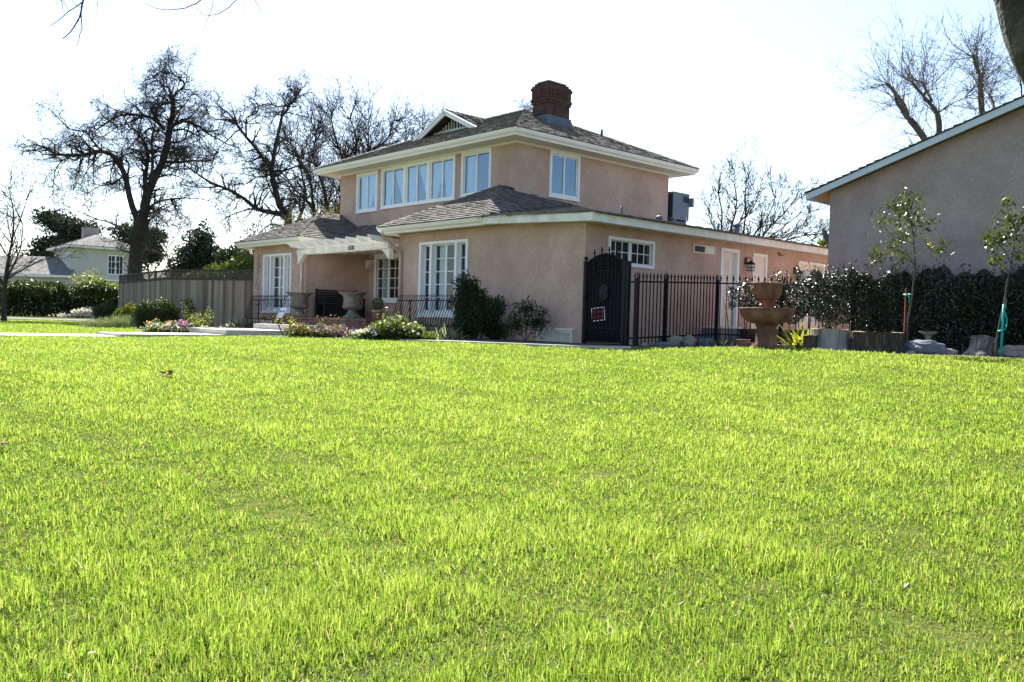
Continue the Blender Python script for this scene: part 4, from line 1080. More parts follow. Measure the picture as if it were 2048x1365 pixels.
# belly guards under the two french windows
def guard(a0, a1, label):
    x, y = hw((a0 + a1) / 2, -.5)
    gd = empty('window_guard', (x, y, 0), label, 'railing', HROT, 'belly guards under the french windows')
    w = a1 - a0; n_ = int(w / .105)
    bars = MB(); yy = 0
    bars.tube([(0, .09, 1.10), (0, .0, 1.03), (0, -.025, .95), (0, -.07, .78), (0, -.14, .6), (0, -.19, .46), (0, -.20, .38), (0, -.16, .31), (0, -.1, .285)], .0105, 5)
    b0 = None
    for i in range(n_ + 1):
        if b0 is None: b0 = bars.build('bar', M['iron'], gd); o = b0
        else: o = b0.copy(); COL.objects.link(o); o.parent = gd
        o.location = (-w / 2 + w * i / n_, 0, 0)
    mb = MB(); mb.box(-w / 2 - .01, w / 2 + .01, -.038, -.012, .933, .96); mb.build('rail', M['iron'], gd)
    mb = MB(); mb.box(-w / 2, w / 2, -.12, -.1, .283, .307); mb.build('rail', M['iron'], gd)
    for sx in (-w / 2, w / 2): mb = MB(); mb.box(sx - .01, sx + .01, -.011, .48, .935, .957); mb.build('return_bar', M['iron'], gd)
    for sx in (-w / 2 + .55, w / 2 - .35): mb = MB(); mb.box(sx - .013, sx + .013, -.011, .015, -.1, .932); mb.build('post', M['iron'], gd)
guard(3.35, 6.35, 'black belly iron guard under the french window near the tall dark shrub')
guard(12.6, 15.1, 'black belly iron guard under the french window next to the board fence')

# ================================================================== things on the porch
def urn(a, b, label):
    x, y = hw(a, b)
    u_ = empty('planter_urn', (x, y, .425), label, 'urn', random.Random(int(a * 10)).uniform(0, 6), 'stone urns on the porch')
    mb = MB(); mb.lathe([(0, 0), (.27, 0), (.27, .05), (.22, .07), (.15, .15), (.125, .20), (.14, .23), (.12, .245), (0, .245)], n=40); mb.build('foot', M['urnstone'], u_)
    mb = MB(); mb.lathe([(.0, .235), (.16, .24), (.25, .30), (.285, .36), (.27, .40), (.255, .42), (.275, .44), (.265, .47), (.26, .54), (.28, .62), (.33, .69), (.40, .735), (.405, .755), (.34, .73), (.28, .66), (.2, .6), (0, .6)], n=72, scallop=18, samp=.016, srow=(11, 12))
    for i in range(24):
        t = 2 * math.pi * i / 24; mb.tube([(.17 * math.cos(t), .17 * math.sin(t), .25), (.262 * math.cos(t), .262 * math.sin(t), .30), (.292 * math.cos(t), .292 * math.sin(t), .355)], [.012, .024, .012], 6)
    mb.build('bowl', M['urnstone'], u_)
urn(11.9, -.42, 'dark shaded stone urn on the porch beside the downspout')
urn(8.75, -.42, 'scalloped stone urn at the brick porch edge in front of the bench')
x, y = hw(11.75, 1.0)
bn = empty('porch_bench', (x, y, .425), 'black slatted wooden bench against the recessed porch wall', 'bench', HROT - math.pi / 2 + math.pi)
# bench back against the recess wall (towards +a): seat looks along -a
mb = MB()
for k in range(6): mb.box(-.72, .72, .245 + k * .006, .265 + k * .006, .46 + k * .075, .52 + k * .075)
mb.build('backrest', M['blackwood'], bn)
mb = MB()
for k in range(5): mb.box(-.72, .72, -.26 + k * .1, -.18 + k * .1, .40, .425)
mb.build('seat', M['blackwood'], bn)
for sx in (-.74, .74):
    for (sy, h) in ((-.25, .62), (.27, .92)):
        mb = MB(); mb.box(sx - .03, sx + .03, sy - .03, sy + .03, 0, h); mb.build('leg', M['blackwood'], bn)
    mb = MB(); mb.box(sx - .035, sx + .035, -.3, .24, .621, .65); mb.build('armrest', M['blackwood'], bn)
mb = MB(); mb.box(-.72, .72, -.24, -.2, .05, .39); mb.box(-.72, .72, .23, .244, .05, .44); mb.build('apron', M['blackwood'], bn)
bn.rotation_euler = (0, 0, HROT + math.pi / 2)

# small dark stand with plant at the right of the porch
x, y = hw(7.55, -.35)
fp = empty('flower_pot', (x, y, .425), 'pale terracotta pot with bright green plant at the porch corner', 'flower pot')
mb = MB(); mb.lathe([(0, 0), (.105, 0), (.145, .20), (.165, .2), (.17, .25), (.15, .25), (.14, .19), (0, .19)], n=28); mb.build('pot', M['terra'], fp)
rng = np.random.default_rng(3)
d = rng.normal(size=(900, 3)); d /= np.linalg.norm(d, axis=1)[:, None]; P = d * rng.uniform(.4, 1, 900)[:, None] ** .5 * np.array([.18, .18, .2]) + np.array([0, 0, .42])
V, F, R_ = leaves(P, .05, rng, .4, .3); fastmesh('plant', V, F, M['midleaf'], fp, R_)
x, y = hw(7.75, .9)
tb = empty('porch_table', (x, y, .425), 'small black metal table in the shade of the porch', 'table', HROT)
mb = MB(); mb.box(-.3, .3, -.25, .25, .50, .53); mb.build('tabletop', M['blackwood'], tb)
for sx in (-.26, .26):
    for sy in (-.21, .21): mb = MB(); mb.box(sx - .015, sx + .015, sy - .015, sy + .015, 0, .5); mb.build('leg', M['blackwood'], tb)
x, y = hw(8.35, 2.05)
mb = MB(); mb.box(-.03, .03, -.02, .02, 0, .72); mb.box(-.17, .17, -.12, .12, .0, .03); mb.box(-.14, .14, -.1, .1, .72, .75)
o = mb.build('plant_stand', M['blackwood']); o.location = (x, y, .425); o.rotation_euler = (0, 0, HROT); tag(o, 'thin black pedestal stand below the porch window', 'stand')
x, y = hw(12.35, -.83)
wsn = empty('white_sign', (x, y, .39), 'small white hand lettered sign leaning at the porch edge by the dark urn', 'sign', HROT)
mb = MB(); mb.add([(-.24, -.02, -.02), (.15, -.02, -.02), (.25, .10, .30), (-.18, .10, .30), (-.24, -.005, -.02), (.15, -.005, -.02), (.25, .115, .30), (-.18, .115, .30)], [(0, 1, 2, 3), (7, 6, 5, 4), (0, 4, 5, 1), (1, 5, 6, 2), (2, 6, 7, 3), (3, 7, 4, 0)]); mb.build('board', M['white'], wsn)
text('lettering', 'Just Us', .11, M['ink'], wsn, (0.0, .052, .19), (math.pi / 2 - .36, 0, 0), .001, shear=.3)

# ================================================================== fountain
fz = g(5.11, 17.35)
fo = empty('fountain', (5.11, 17.35, fz), 'two tier rust brown stone fountain with lion masks at the lawn edge', 'fountain')
mb = MB()
for (r, z0, z1) in ((.27, -.1, .05), (.235, .05, .09)): mb.box(-r, r, -r, r, z0, z1)
mb.add([(-.175, -.175, .09), (.175, -.175, .09), (.175, .175, .09), (-.175, .175, .09), (-.15, -.15, .45), (.15, -.15, .45), (.15, .15, .45), (-.15, .15, .45)], [(0, 1, 5, 4), (1, 2, 6, 5), (2, 3, 7, 6), (3, 0, 4, 7)])
mb.box(-.175, .175, -.175, .175, .45, .50)
mb.build('pedestal', M['fountain'], fo)
mb = MB(); mb.lathe([(0, .49), (.16, .49), (.28, .505), (.38, .545), (.46, .605), (.51, .68), (.53, .755), (.535, .785), (.55, .79), (.55, .815), (.51, .82), (.48, .74), (.38, .64), (.2, .6), (0, .6)], n=56); mb.build('lower_bowl', M['fountain'], fo)
mb = MB(); mb.lathe([(0, .6), (.10, .6), (.105, .83), (.128, .94), (.145, .945), (.145, .985), (0, .985)], n=32); mb.build('neck', M['fountain'], fo)
mb = MB(); mb.lathe([(0, .985), (.16, .985), (.215, 1.01), (.25, 1.06), (.272, 1.13), (.287, 1.24), (.292, 1.29), (.312, 1.30), (.316, 1.325), (.29, 1.33), (.255, 1.2), (.15, 1.1), (0, 1.1)], n=56); ub = mb.build('upper_bowl', M['fountain'], fo)
for ang in (-62, -172, 28, 118):
    mb = MB(); rn_ = random.Random(3)
    def blob(c, r, sq=(1, 1, 1)):
        prof = [(r * math.sin(math.pi * i / 8), -r * math.cos(math.pi * i / 8)) for i in range(9)]
        V = []; n = 12
        for rr, zz in prof:
            for j in range(n): t = 2 * math.pi * j / n; V.append((c[0] + rr * math.cos(t) * sq[0], c[1] + rr * math.sin(t) * sq[1], c[2] + zz * sq[2]))
        mb.add(V, [(i * n + j, i * n + (j + 1) % n, (i + 1) * n + (j + 1) % n, (i + 1) * n + j) for i in range(8) for j in range(n)], smooth=True)
    blob((.27, 0, 1.19), .085, (.55, 1, 1.05)); blob((.315, 0, 1.19), .045, (.8, .9, 1)); blob((.345, 0, 1.175), .026); blob((.33, 0, 1.15), .03, (1, 1.1, .6))
    for s_ in (-1, 1): blob((.325, s_ * .03, 1.215), .013); blob((.30, s_ * .055, 1.25), .022)
    for q in range(13): t = q / 13 * 2 * math.pi; blob((.275, .088 * math.cos(t), 1.19 + .09 * math.sin(t)), .026, (.7, 1, 1))
    o = mb.build('lion_mask', M['fountain'], ub); o.rotation_euler = (0, 0, rad(ang))

# ================================================================== stumps and rocks
def lumpy(mb, rx, ry, rz_, seed, amp=.15, n=44, k=26, flat=0.0):
    from mathutils import noise as NZ
    r = np.random.default_rng(seed); ph = r.uniform(0, 6, (6,)); V = []
    for i in range(k + 1):
        th = math.pi * i / k
        for j in range(n):
            t = 2 * math.pi * j / n
            d = np.array([math.sin(th) * math.cos(t), math.sin(th) * math.sin(t), math.cos(th)])
            q = 1 + amp * (math.sin(3 * d[0] + ph[0]) * .5 + math.sin(4 * d[1] + ph[1]) * .4 + math.sin(5 * d[2] + ph[2] + 2 * d[0]) * .4 + .3 * math.sin(9 * d[0] + 7 * d[1] + ph[3]))
            vd = Vector(d) + Vector((seed * 3.1, seed * 1.7, 0)); q += .16 * NZ.noise(vd * 2.1) + .07 * NZ.noise(vd * 5.3) + .035 * NZ.noise(vd * 12)
            if flat: d = np.sign(d) * np.abs(d) ** (1 - flat)
            V.append((d[0] * rx * q, d[1] * ry * q, d[2] * rz_ * q))
    F = [(i * n + j, (i + 1) * n + j, (i + 1) * n + (j + 1) % n, i * n + (j + 1) % n) for i in range(k) for j in range(n)]
    mb.add(V, F, smooth=not flat)
def rock(x, y, rx, ry, rz_, seed, m, label, flat=0.0, sink=.35, rot=0.0, name='rock', cat='rock'):
    mb = MB(); lumpy(mb, rx, ry, rz_, seed, flat=flat, amp=.17)
    o = mb.build(name, M[m]); o.location = (x, y, g(x, y) + rz_ * (1 - sink)); o.rotation_euler = (0, 0, rot)
    return tag(o, label, cat)
rock(3.82, 18.55, .14, .13, .13, 2, 'rock', 'pale round boulder by the fence foot', sink=.2)
rock(3.45, 18.75, .30, .2, .13, 3, 'rock', 'long brown boulder behind the pale round boulder', sink=.2)
rock(3.2, 18.2, .2, .13, .07, 4, 'rockblue', 'flat blue grey stone in front of the iron fence', sink=.3)
rock(4.18, 18.65, .16, .12, .11, 5, 'rockblue', 'squarish blue grey stone by the fence post', .3, .3)
rock(2.75, 18.1, .13, .1, .06, 8, 'rock', 'small brown stone near the gate post', sink=.3)
rock(8.02, 16.75, .38, .24, .16, 6, 'rockblue', 'broad slanted blue grey slab beside the young staked tree', .2, .35, -.2)
rock(8.47, 16.7, .16, .12, .09, 7, 'rock', 'pale flat stone touching the tilted stump', .1)
rock(9.42, 16.1, .26, .18, .13, 9, 'rock', 'dark brown block stone past the teal stake', .35, .2)
rock(7.66, 16.55, .09, .07, .05, 12, 'rock', 'small rock at the foot of the young tree', 0)

def stump(name, x, y, r, h, side, label, seed, tilt=(0, 0), flare=1.12, topslope=0.0, notch=False):
    r_ = np.random.default_rng(seed)
    st_ = empty(name, (x, y, g(x, y)), label, 'tree stump'); st_.rotation_euler = (tilt[0], tilt[1], r_.uniform(0, 6))
    n = 56; ph = r_.uniform(0, 6, 8); mb = MB(); V = []
    lev = [-.12, 0, .05, .15, .3, .5, .7, .9, 1.0]
    def rad_(t, q): return r * (1 + .05 * math.sin(2 * t + ph[0]) + .035 * math.sin(5 * t + ph[1]) + .018 * math.sin(11 * t + ph[2]) + .012 * math.sin(23 * t + ph[3] + q * 2) + (flare - 1) * max(0, 1 - max(q, 0) * 2.2) ** 1.5 * (1 + .5 * math.sin(4 * t + ph[4])))
    for q in lev:
        for j in range(n):
            t = 2 * math.pi * j / n; rr = rad_(t, q)
            V.append((rr * math.cos(t), rr * math.sin(t), h * q + (topslope * math.cos(t) * q if q > .5 else 0) + ((.004 * math.sin(3 * t + ph[5]) + .002 * math.sin(13 * t)) if q == 1 else 0)))
    mb.add(V, [(i * n + j, i * n + (j + 1) % n, (i + 1) * n + (j + 1) % n, (i + 1) * n + j) for i in range(len(lev) - 1) for j in range(n)], smooth=True)
    mb.build('bark', M[side], st_)
    mb = MB(); k = len(lev) - 1; V2 = [(0, 0, h - .004)] + [(V[k * n + j][0] * .985, V[k * n + j][1] * .985, V[k * n + j][2] - .002) for j in range(n)]
    mb.add(V2, [(0, 1 + j, 1 + (j + 1) % n) for j in range(n)]); mb.build('cut_face', M['cut'], st_)
    return st_
stump('tree_stump', 6.42, 17.45, .375, .44, 'stumpside', 'wide pale grey barkless stump beside the fountain plant', 4)
stump('tree_stump', 5.98, 17.3, .13, .30, 'bark', 'thin dark stump leaning on the pale barkless stump', 5)
stump('tree_stump', 7.22, 17.05, .455, .42, 'bark', 'broad low stump with rough dark bark behind the rusty stake', 6)
stump('tree_stump', 8.95, 16.45, .22, .38, 'greybark', 'tilted root stump with spreading flare by the second young tree', 7, (0, rad(-14)), 1.35)
x, y = 8.25, 17.1
bb = empty('bird_bath', (x, y, g(x, y)), 'small stone bowl on a stem half lost in the hedge shade', 'bird bath')
mb = MB(); mb.lathe([(0, 0), (.14, 0), (.12, .05), (.06, .1), (.055, .34), (.08, .38), (0, .38)], n=20); mb.build('stem', M['urnstone'], bb)
mb = MB(); mb.lathe([(0, .375), (.08, .38), (.16, .43), (.18, .46), (.165, .46), (.1, .42), (0, .41)], n=24); mb.build('bowl', M['urnstone'], bb)
mb = MB()
for k, (w_, z_, o_) in enumerate(((.15, 0, 0), (.13, .06, .03), (.14, .12, -.02))): mb.obox((o_, o_ * .5, z_), (w_, o_, 0), (-o_ * .6, .09, 0), (0, .002, .027))
o = mb.build('paver_stack', M['brick2']); o.location = (4.78, 17.75, g(4.78, 17.75) + .03); o.rotation_euler = (0, 0, -.2); tag(o, 'stack of reddish pavers left behind the fountain pedestal', 'pavers')
x, y = hw(-.75, 4.2)
pl = empty('storage_box', (x, y, .06), 'white lidded box behind the iron fence', 'box', HROT)
mb = MB(); mb.box(-.28, .28, -.4, .4, 0, .38); mb.build('body', M['acgrey'], pl)
mb = MB(); mb.box(-.31, .31, -.43, .43, .381, .43); mb.build('lid', M['trim'], pl)

# ================================================================== neighbour building on the right
nb = empty('neighbour_building', (7.62, 21.0, 0), 'plain mauve grey stucco gable building at the right with pale barge board', 'building', HROT)
NS = .328
mb = MB(); EV, W_ = 3.83, 9.0
mb.quad((0, 0, -.3), (W_ * 2, 0, -.3), (W_ * 2, 0, EV), (W_, 0, EV + W_ * NS), (0, 0, EV)); mb.quad((0, 0, -.3), (0, 0, EV), (0, 11, EV), (0, 11, -.3))
mb.quad((0, 11, -.3), (0, 11, EV), (W_, 11, EV + W_ * NS), (W_ * 2, 11, EV), (W_ * 2, 11, -.3)); mb.quad((2 * W_, 0, -.3), (2 * W_, 11, -.3), (2 * W_, 11, EV), (2 * W_, 0, EV))
mb.build('wall', M['stucco2'], nb)
ox, oy = .47, .30
e0 = EV - ox * NS + .03; pk = EV + W_ * NS + .03
mb = MB(); mb.add([(-ox, -oy, e0), (W_, -oy, pk), (W_, 11.3, pk), (-ox, 11.3, e0), (W_ * 2 + ox, -oy, e0), (W_ * 2 + ox, 11.3, e0)], [(0, 1, 2, 3), (1, 4, 5, 2)]); mb.build('soffit', M['bouncebrown'], nb)
rr_ = random.Random(4); up = .09
roof('roof', [[(-ox - .03, -oy - .03, e0 + up), (W_, -oy - .03, pk + up), (W_, 11.3, pk + up), (-ox - .03, 11.3, e0 + up)], [(W_, -oy - .03, pk + up), (W_ * 2 + ox, -oy - .03, e0 + up), (W_ * 2 + ox, 11.3, e0 + up), (W_, 11.3, pk + up)]], .2, rr_, parent=nb)
mb = MB()
for (xa, za, xb, zb_) in ((-ox, e0, W_, pk), (W_, pk, 2 * W_ + ox, e0)):
    mb.add([(xa, -oy, za - .075), (xb, -oy, zb_ - .075), (xb, -oy, zb_ + .075), (xa, -oy, za + .075), (xa, -oy + .035, za - .075), (xb, -oy + .035, zb_ - .075), (xb, -oy + .035, zb_ + .075), (xa, -oy + .035, za + .075)], [(0, 1, 2, 3), (7, 6, 5, 4), (0, 4, 5, 1), (1, 5, 6, 2), (2, 6, 7, 3), (3, 7, 4, 0)])
mb.box(-ox - .001, -ox + .034, -oy + .036, 11.3, e0 - .075, e0 + .06)
mb.build('barge_board', M['barge'], nb)

# ================================================================== board fence at the left
FP = [hw(16.05, .15), (-13.0, 32.5), (-18.1, 39.6)]
bf = empty('board_fence', (FP[1][0], FP[1][1], 0), 'weathered grey board fence topped with lattice at the left of the house', 'fence')
def rel(x, y, z): return (x - FP[1][0], y - FP[1][1], z)
mbb, mbl, mbp = MB(), MB(), MB()
rr_ = random.Random(9)
for k in range(2):
    p, q = np.array(FP[k]), np.array(FP[k + 1]); L_ = np.linalg.norm(q - p); d = (q - p) / L_; nn = np.array((-d[1], d[0]))
    s_ = 0
    while s_ < L_ - .02:
        w_ = rr_.uniform(.13, .15); c = p + d * (s_ + w_ / 2); z0 = g(*c) - .05
        off = nn * rr_.uniform(-.006, .006)
        mbb.obox(rel(c[0] + off[0], c[1] + off[1], (z0 + 1.66) / 2), (d[0] * (w_ / 2 - .004), d[1] * (w_ / 2 - .004), 0), (nn[0] * .009, nn[1] * .009, 0), (0, 0, (1.66 - z0) / 2 + rr_.uniform(-.008, .008)), rr_.uniform(0, 1))
        s_ += w_
    for zz, hh in ((1.70, .045), (2.02, .03)): c = (p + q) / 2; mbp.obox(rel(c[0], c[1], zz), (d[0] * L_ / 2, d[1] * L_ / 2, 0), (nn[0] * .022, nn[1] * .022, 0), (0, 0, hh), .3)
    z0, z1 = 1.74, 1.995; hgt = z1 - z0; s_ = -hgt
    while s_ < L_:
        for sg_ in (1, -1):
            a = max(s_, 0); b = min(s_ + hgt, L_)
            if b - a < .02: continue
            za = z0 + (a - s_) if sg_ > 0 else z1 - (a - s_); zb_ = z0 + (b - s_) if sg_ > 0 else z1 - (b - s_)
            A_ = np.array(rel(*(p + d * a), za)); B_ = np.array(rel(*(p + d * b), zb_)); h_ = (B_ - A_) / 2
            n3 = np.array((nn[0], nn[1], 0)); wv = np.cross(h_, n3); wv /= np.linalg.norm(wv)
            mbl.obox((A_ + B_) / 2 + n3 * .006 * sg_, h_, n3 * .004, wv * .012, .4)
        s_ += .105
    for t in np.arange(0, L_ + .1, 2.35 if k == 0 else 2.2):
        c = p + d * min(t, L_ - .05); mq = MB(); mq.obox(rel(c[0] - nn[0] * .05, c[1] - nn[1] * .05, 1.0), (d[0] * .045, d[1] * .045, 0), (nn[0] * .045, nn[1] * .045, 0), (0, 0, 1.08), .6); mq.build('post', M['fencewood'], bf)
mbb.build('board', M['fencewood'], bf); mbl.build('lattice', M['fencedark'], bf); mbp.build('rail', M['fencedark'], bf)

# ================================================================== far white house
fh = empty('white_house', (-38.5, 75, 0), 'distant two storey white house behind the far hedge', 'house', math.atan2(4, 5.0))
mb = MB(); mb.quad((0, 0, 0), (5.5, 0, 0), (5.5, 0, 6), (0, 0, 6)); mb.quad((0, 0, 0), (0, 0, 6), (0, 7, 6), (0, 7, 0)); mb.quad((5.5, 0, 0), (5.5, 7, 0), (5.5, 7, 6), (5.5, 0, 6)); mb.quad((0, 7, 0), (0, 7, 6), (5.5, 7, 6), (5.5, 7, 0)); mb.build('wall', M['stucco3'], fh)
E_ = .55; P0, P1, P2, P3 = (-E_, -E_, 5.95), (5.5 + E_, -E_, 5.95), (5.5 + E_, 7 + E_, 5.95), (-E_, 7 + E_, 5.95); K0, K1 = (2.75, 3.4, 7.3), (2.8, 3.6, 7.3)
roof('roof', [[P0, P1, K1, K0], [P1, P2, K1], [P2, P3, K0, K1], [P3, P0, K0]], .28, rr_, m='shingle2', parent=fh)
mb = MB(); mb.sweep([P0, P1, P2, P3], [(-.6, -.2), (0, -.2), (0, -.03), (-.6, -.03)], closed=True); mb.build('eave', M['trim'], fh)
def fwin(x, z, w, h, yy=-.06):
    mb = MB(); ring(mb, x, x + w, z, z + h, .09, yy, 0); mb.box(x + w / 2 - .06, x + w / 2 + .06, yy, 0, z + .09, z + h - .09)
    for q in (.25, .75): mb.box(x + w * q - .02, x + w * q + .02, yy + .03, 0, z + .09, z + h - .09)
    for q in (1, 2): mb.box(x + .09, x + w - .09, yy + .03, 0, z + h * q / 3 - .02, z + h * q / 3 + .02)
    o = mb.build('window', M['trim'], fh); mb = MB(); mb.box(x + .08, x + w - .08, -.02, -.005, z + .08, z + h - .08); mb.build('pane', M['acdark'], o); return o
fwin(2.95, 3.55, 1.35, 1.75); fwin(4.75, 3.7, .45, 1.3)
o = fwin(0, 0, .9, 1.3); o.location = (0, 1.6, 4.0); o.rotation_euler = (0, 0, -math.pi / 2)
mb = MB(); mb.box(2.6, 4.6, -.5, -.02, 2.95, 3.1); mb.build('window_box', M['trim'], fh)
mb = MB(); mb.box(2.0, 3.3, 4.6, 5.6, 6.2, 8.0); mb.build('chimney', M['stucco2'], fh)
mb = MB(); mb.box(-.4, .2, .0, .0001, 0, 0.001)
ca, sa = math.cos(-math.atan2(4, 5.0)), math.sin(-math.atan2(4, 5.0))
def wl2(x, y, z): dx, dy = x + 38.5, y - 75; return (dx * ca - dy * sa, dx * sa + dy * ca, z)
mb = MB(); mb.quad(wl2(-62, 74, 0), wl2(-38.2, 74, 0), wl2(-38.2, 74, 3.2), wl2(-62, 74, 3.2)); mb.quad(wl2(-38.2, 74, 0), wl2(-38.2, 74.9, 0), wl2(-38.2, 74.9, 3.2), wl2(-38.2, 74, 3.2)); mb.build('low_wall', M['stucco3'], fh)
roof('low_roof', [[wl2(-62, 73.4, 3.25), wl2(-37.7, 73.4, 3.25), wl2(-39.6, 79, 5.1), wl2(-62, 79, 5.1)]], .28, rr_, m='shingle2', parent=fh)
mb = MB(); mb.add([wl2(-62, 73.35, 3.05), wl2(-37.6, 73.35, 3.05), wl2(-37.6, 73.35, 3.24), wl2(-62, 73.35, 3.24), wl2(-62, 74, 3.05), wl2(-37.6, 74, 3.05)], [(0, 1, 2, 3), (0, 4, 5, 1)]); mb.build('low_eave', M['trim'], fh)

# ================================================================== vegetation
# ---- bare trees: traced limbs get their own depth and thickness, twigs are grown on them
def norm(v):
    l = math.sqrt(v[0] ** 2 + v[1] ** 2 + v[2] ** 2) + 1e-9
    return (v[0] / l, v[1] / l, v[2] / l)
def grow(out, R, p, d, L, r, lvl, P):
    seg = P['seg'][lvl]; n = max(3, int(L / seg)); st_ = L / n
    pts = [p]; rr = [r]; dirs = [d]; w = P['wander'][lvl]; up = P['up'][lvl]
    kink = P.get('kink', 0); curl = P.get('curl', 0); cx = cy = cz_ = 0.0
    for i in range(n):
        k = w * (2.2 if R.random() < kink else 1)
        if curl: cx = curl * cx + R.gauss(0, k * .62); cy = curl * cy + R.gauss(0, k * .62); cz_ = curl * cz_ + R.gauss(0, k * .62)
        else: cx, cy, cz_ = R.gauss(0, k), R.gauss(0, k), R.gauss(0, k)
        d = norm((d[0] + cx, d[1] + cy, d[2] + cz_ + up))
        p = (p[0] + d[0] * st_, p[1] + d[1] * st_, p[2] + d[2] * st_)
        pts.append(p); dirs.append(d); rr.append(max(P['rmin'], r * (1 - .78 * (i + 1) / n)))
    out.append((pts, rr))
    if lvl < P['max']:
        nch = max(1, int(L * P['dens'][lvl] * R.uniform(.8, 1.2)))
        for c in range(nch):
            t = R.uniform(P.get('from', .15), 1.0); i = min(n - 1, int(t * n))
            spawn(out, R, pts[i], dirs[i], rr[i], lvl + 1, P)
def spawn(out, R, p, d, r, lvl, P, ls=1.0):
    a = (R.gauss(0, 1), R.gauss(0, 1), R.gauss(0, 1)); dp = a[0] * d[0] + a[1] * d[1] + a[2] * d[2]
    q = norm((a[0] - dp * d[0], a[1] - dp * d[1], a[2] - dp * d[2])); an = rad(R.uniform(*P['ang']))
    nd = norm(tuple(d[i] * math.cos(an) + q[i] * math.sin(an) for i in range(3)))
    l0, l1 = P['len'][lvl]
    grow(out, R, p, nd, R.uniform(l0, l1) * ls, max(P['rmin'], min(r * .7, P['rad'][lvl])), lvl, P)
def smooth_limb(pts, R, jit, seg=.35):
    """Catmull-Rom subdivision of a traced limb with a little wobble"""
    P = [np.array(p, float) for p in pts]; out = []
    for i in range(len(P) - 1):
        p0, p1, p2, p3 = P[max(i - 1, 0)], P[i], P[i + 1], P[min(i + 2, len(P) - 1)]
        k = max(2, int(np.linalg.norm(p2 - p1) / seg))
        for s in range(k):
            t = s / k
            out.append(.5 * ((2 * p1) + (p2 - p0) * t + (2 * p0 - 5 * p1 + 4 * p2 - p3) * t * t + (3 * p1 - p0 - 3 * p2 + p3) * t ** 3) + (np.array([R.gauss(0, jit) for _ in range(3)]) if s else 0))
    out.append(P[-1]); return out
def tubes(mb, polys, lo=0.0, hi=9.0):
    for pts, rr in polys:
        m_ = max(rr)
        if not (lo <= m_ < hi): continue
        mb.tube(pts, rr, 9 if m_ > .12 else 6 if m_ > .05 else 4 if m_ > .025 else 3, cap=False, smooth=m_ > .05)
def bare_tree(name, label, bx, by, D, px0, py0, limbs, P, seed, bark='treebark', cat='tree', group=None, twigmat=None, trunk_r=.1, zoff=0.0, dens0=1.0):
    """limbs: list of (r0, r1, depth, [(px,py)...]) traced in photo pixels about the base pixel; one pixel = D/1724 m"""
    R = random.Random(seed); s = D / 1724.0
    z = g(bx, by) + zoff
    T = empty(name, (bx, by, z), label, cat, 0, group)
    main, tw = [], []
    for r0, r1, dep, pp in limbs:
        n = len(pp); pts = []
        if isinstance(dep, tuple): d0, d1 = dep
        else: d0, d1 = 0, dep
        for i, (x, y) in enumerate(pp):
            t = i / (n - 1); dd = d0 + (d1 - d0) * t ** 1.2
            pts.append(((x - px0) * s * (1 + dd / D), dd, (py0 - y) * s * (1 + dd / D)))
        sp_ = smooth_limb(pts, R, .012 * D / 45)
        r0 *= P.get('thin', 1); r1 *= P.get('thin', 1)
        k = len(sp_); rr = [r0 + (r1 - r0) * (i / (k - 1)) ** .8 for i in range(k)]
        main.append((sp_, rr))
        L = sum(np.linalg.norm(sp_[i + 1] - sp_[i]) for i in range(k - 1))
        nch = int(L * P['dens0'] * dens0)
        for c in range(nch):
            i = int(R.uniform(P.get('from0', .25) if r0 > .2 else .08, .999) * (k - 1)); d = norm(tuple(sp_[i + 1] - sp_[i]))
            if 'fade' in P and rr[i] > .14 and R.random() < .6: continue
            spawn(tw, R, tuple(sp_[i]), d, rr[i], 0, P, min(1, .38 + rr[i] / P['fade']) if 'fade' in P else 1)
        e = sp_[-1]; d = norm(tuple(sp_[-1] - sp_[-2]))
        for c in range(P.get('tip', 3)): spawn(tw, R, tuple(e), d, r1 * 1.3, 0, P, .5 if 'fade' in P else 1)
    mb = MB(); tubes(mb, main, 0, 9); mb.build('trunk', M[bark], T)
    mb = MB(); tubes(mb, tw); mb.build('crown', M[twigmat or bark], T)
    return T
OAK = dict(thin=.68, fade=.12, seg=[.22, .16, .13], wander=[.26, .34, .40], up=[.02, .01, -.02], kink=.2, curl=.62, dens=[5.6, 7.0], max=2, ang=(32, 80), len=[(.7, 2.3), (.3, 1.0), (.18, .5)], rad=[.058, .018, .009], rmin=.0065, dens0=4.6, tip=5)
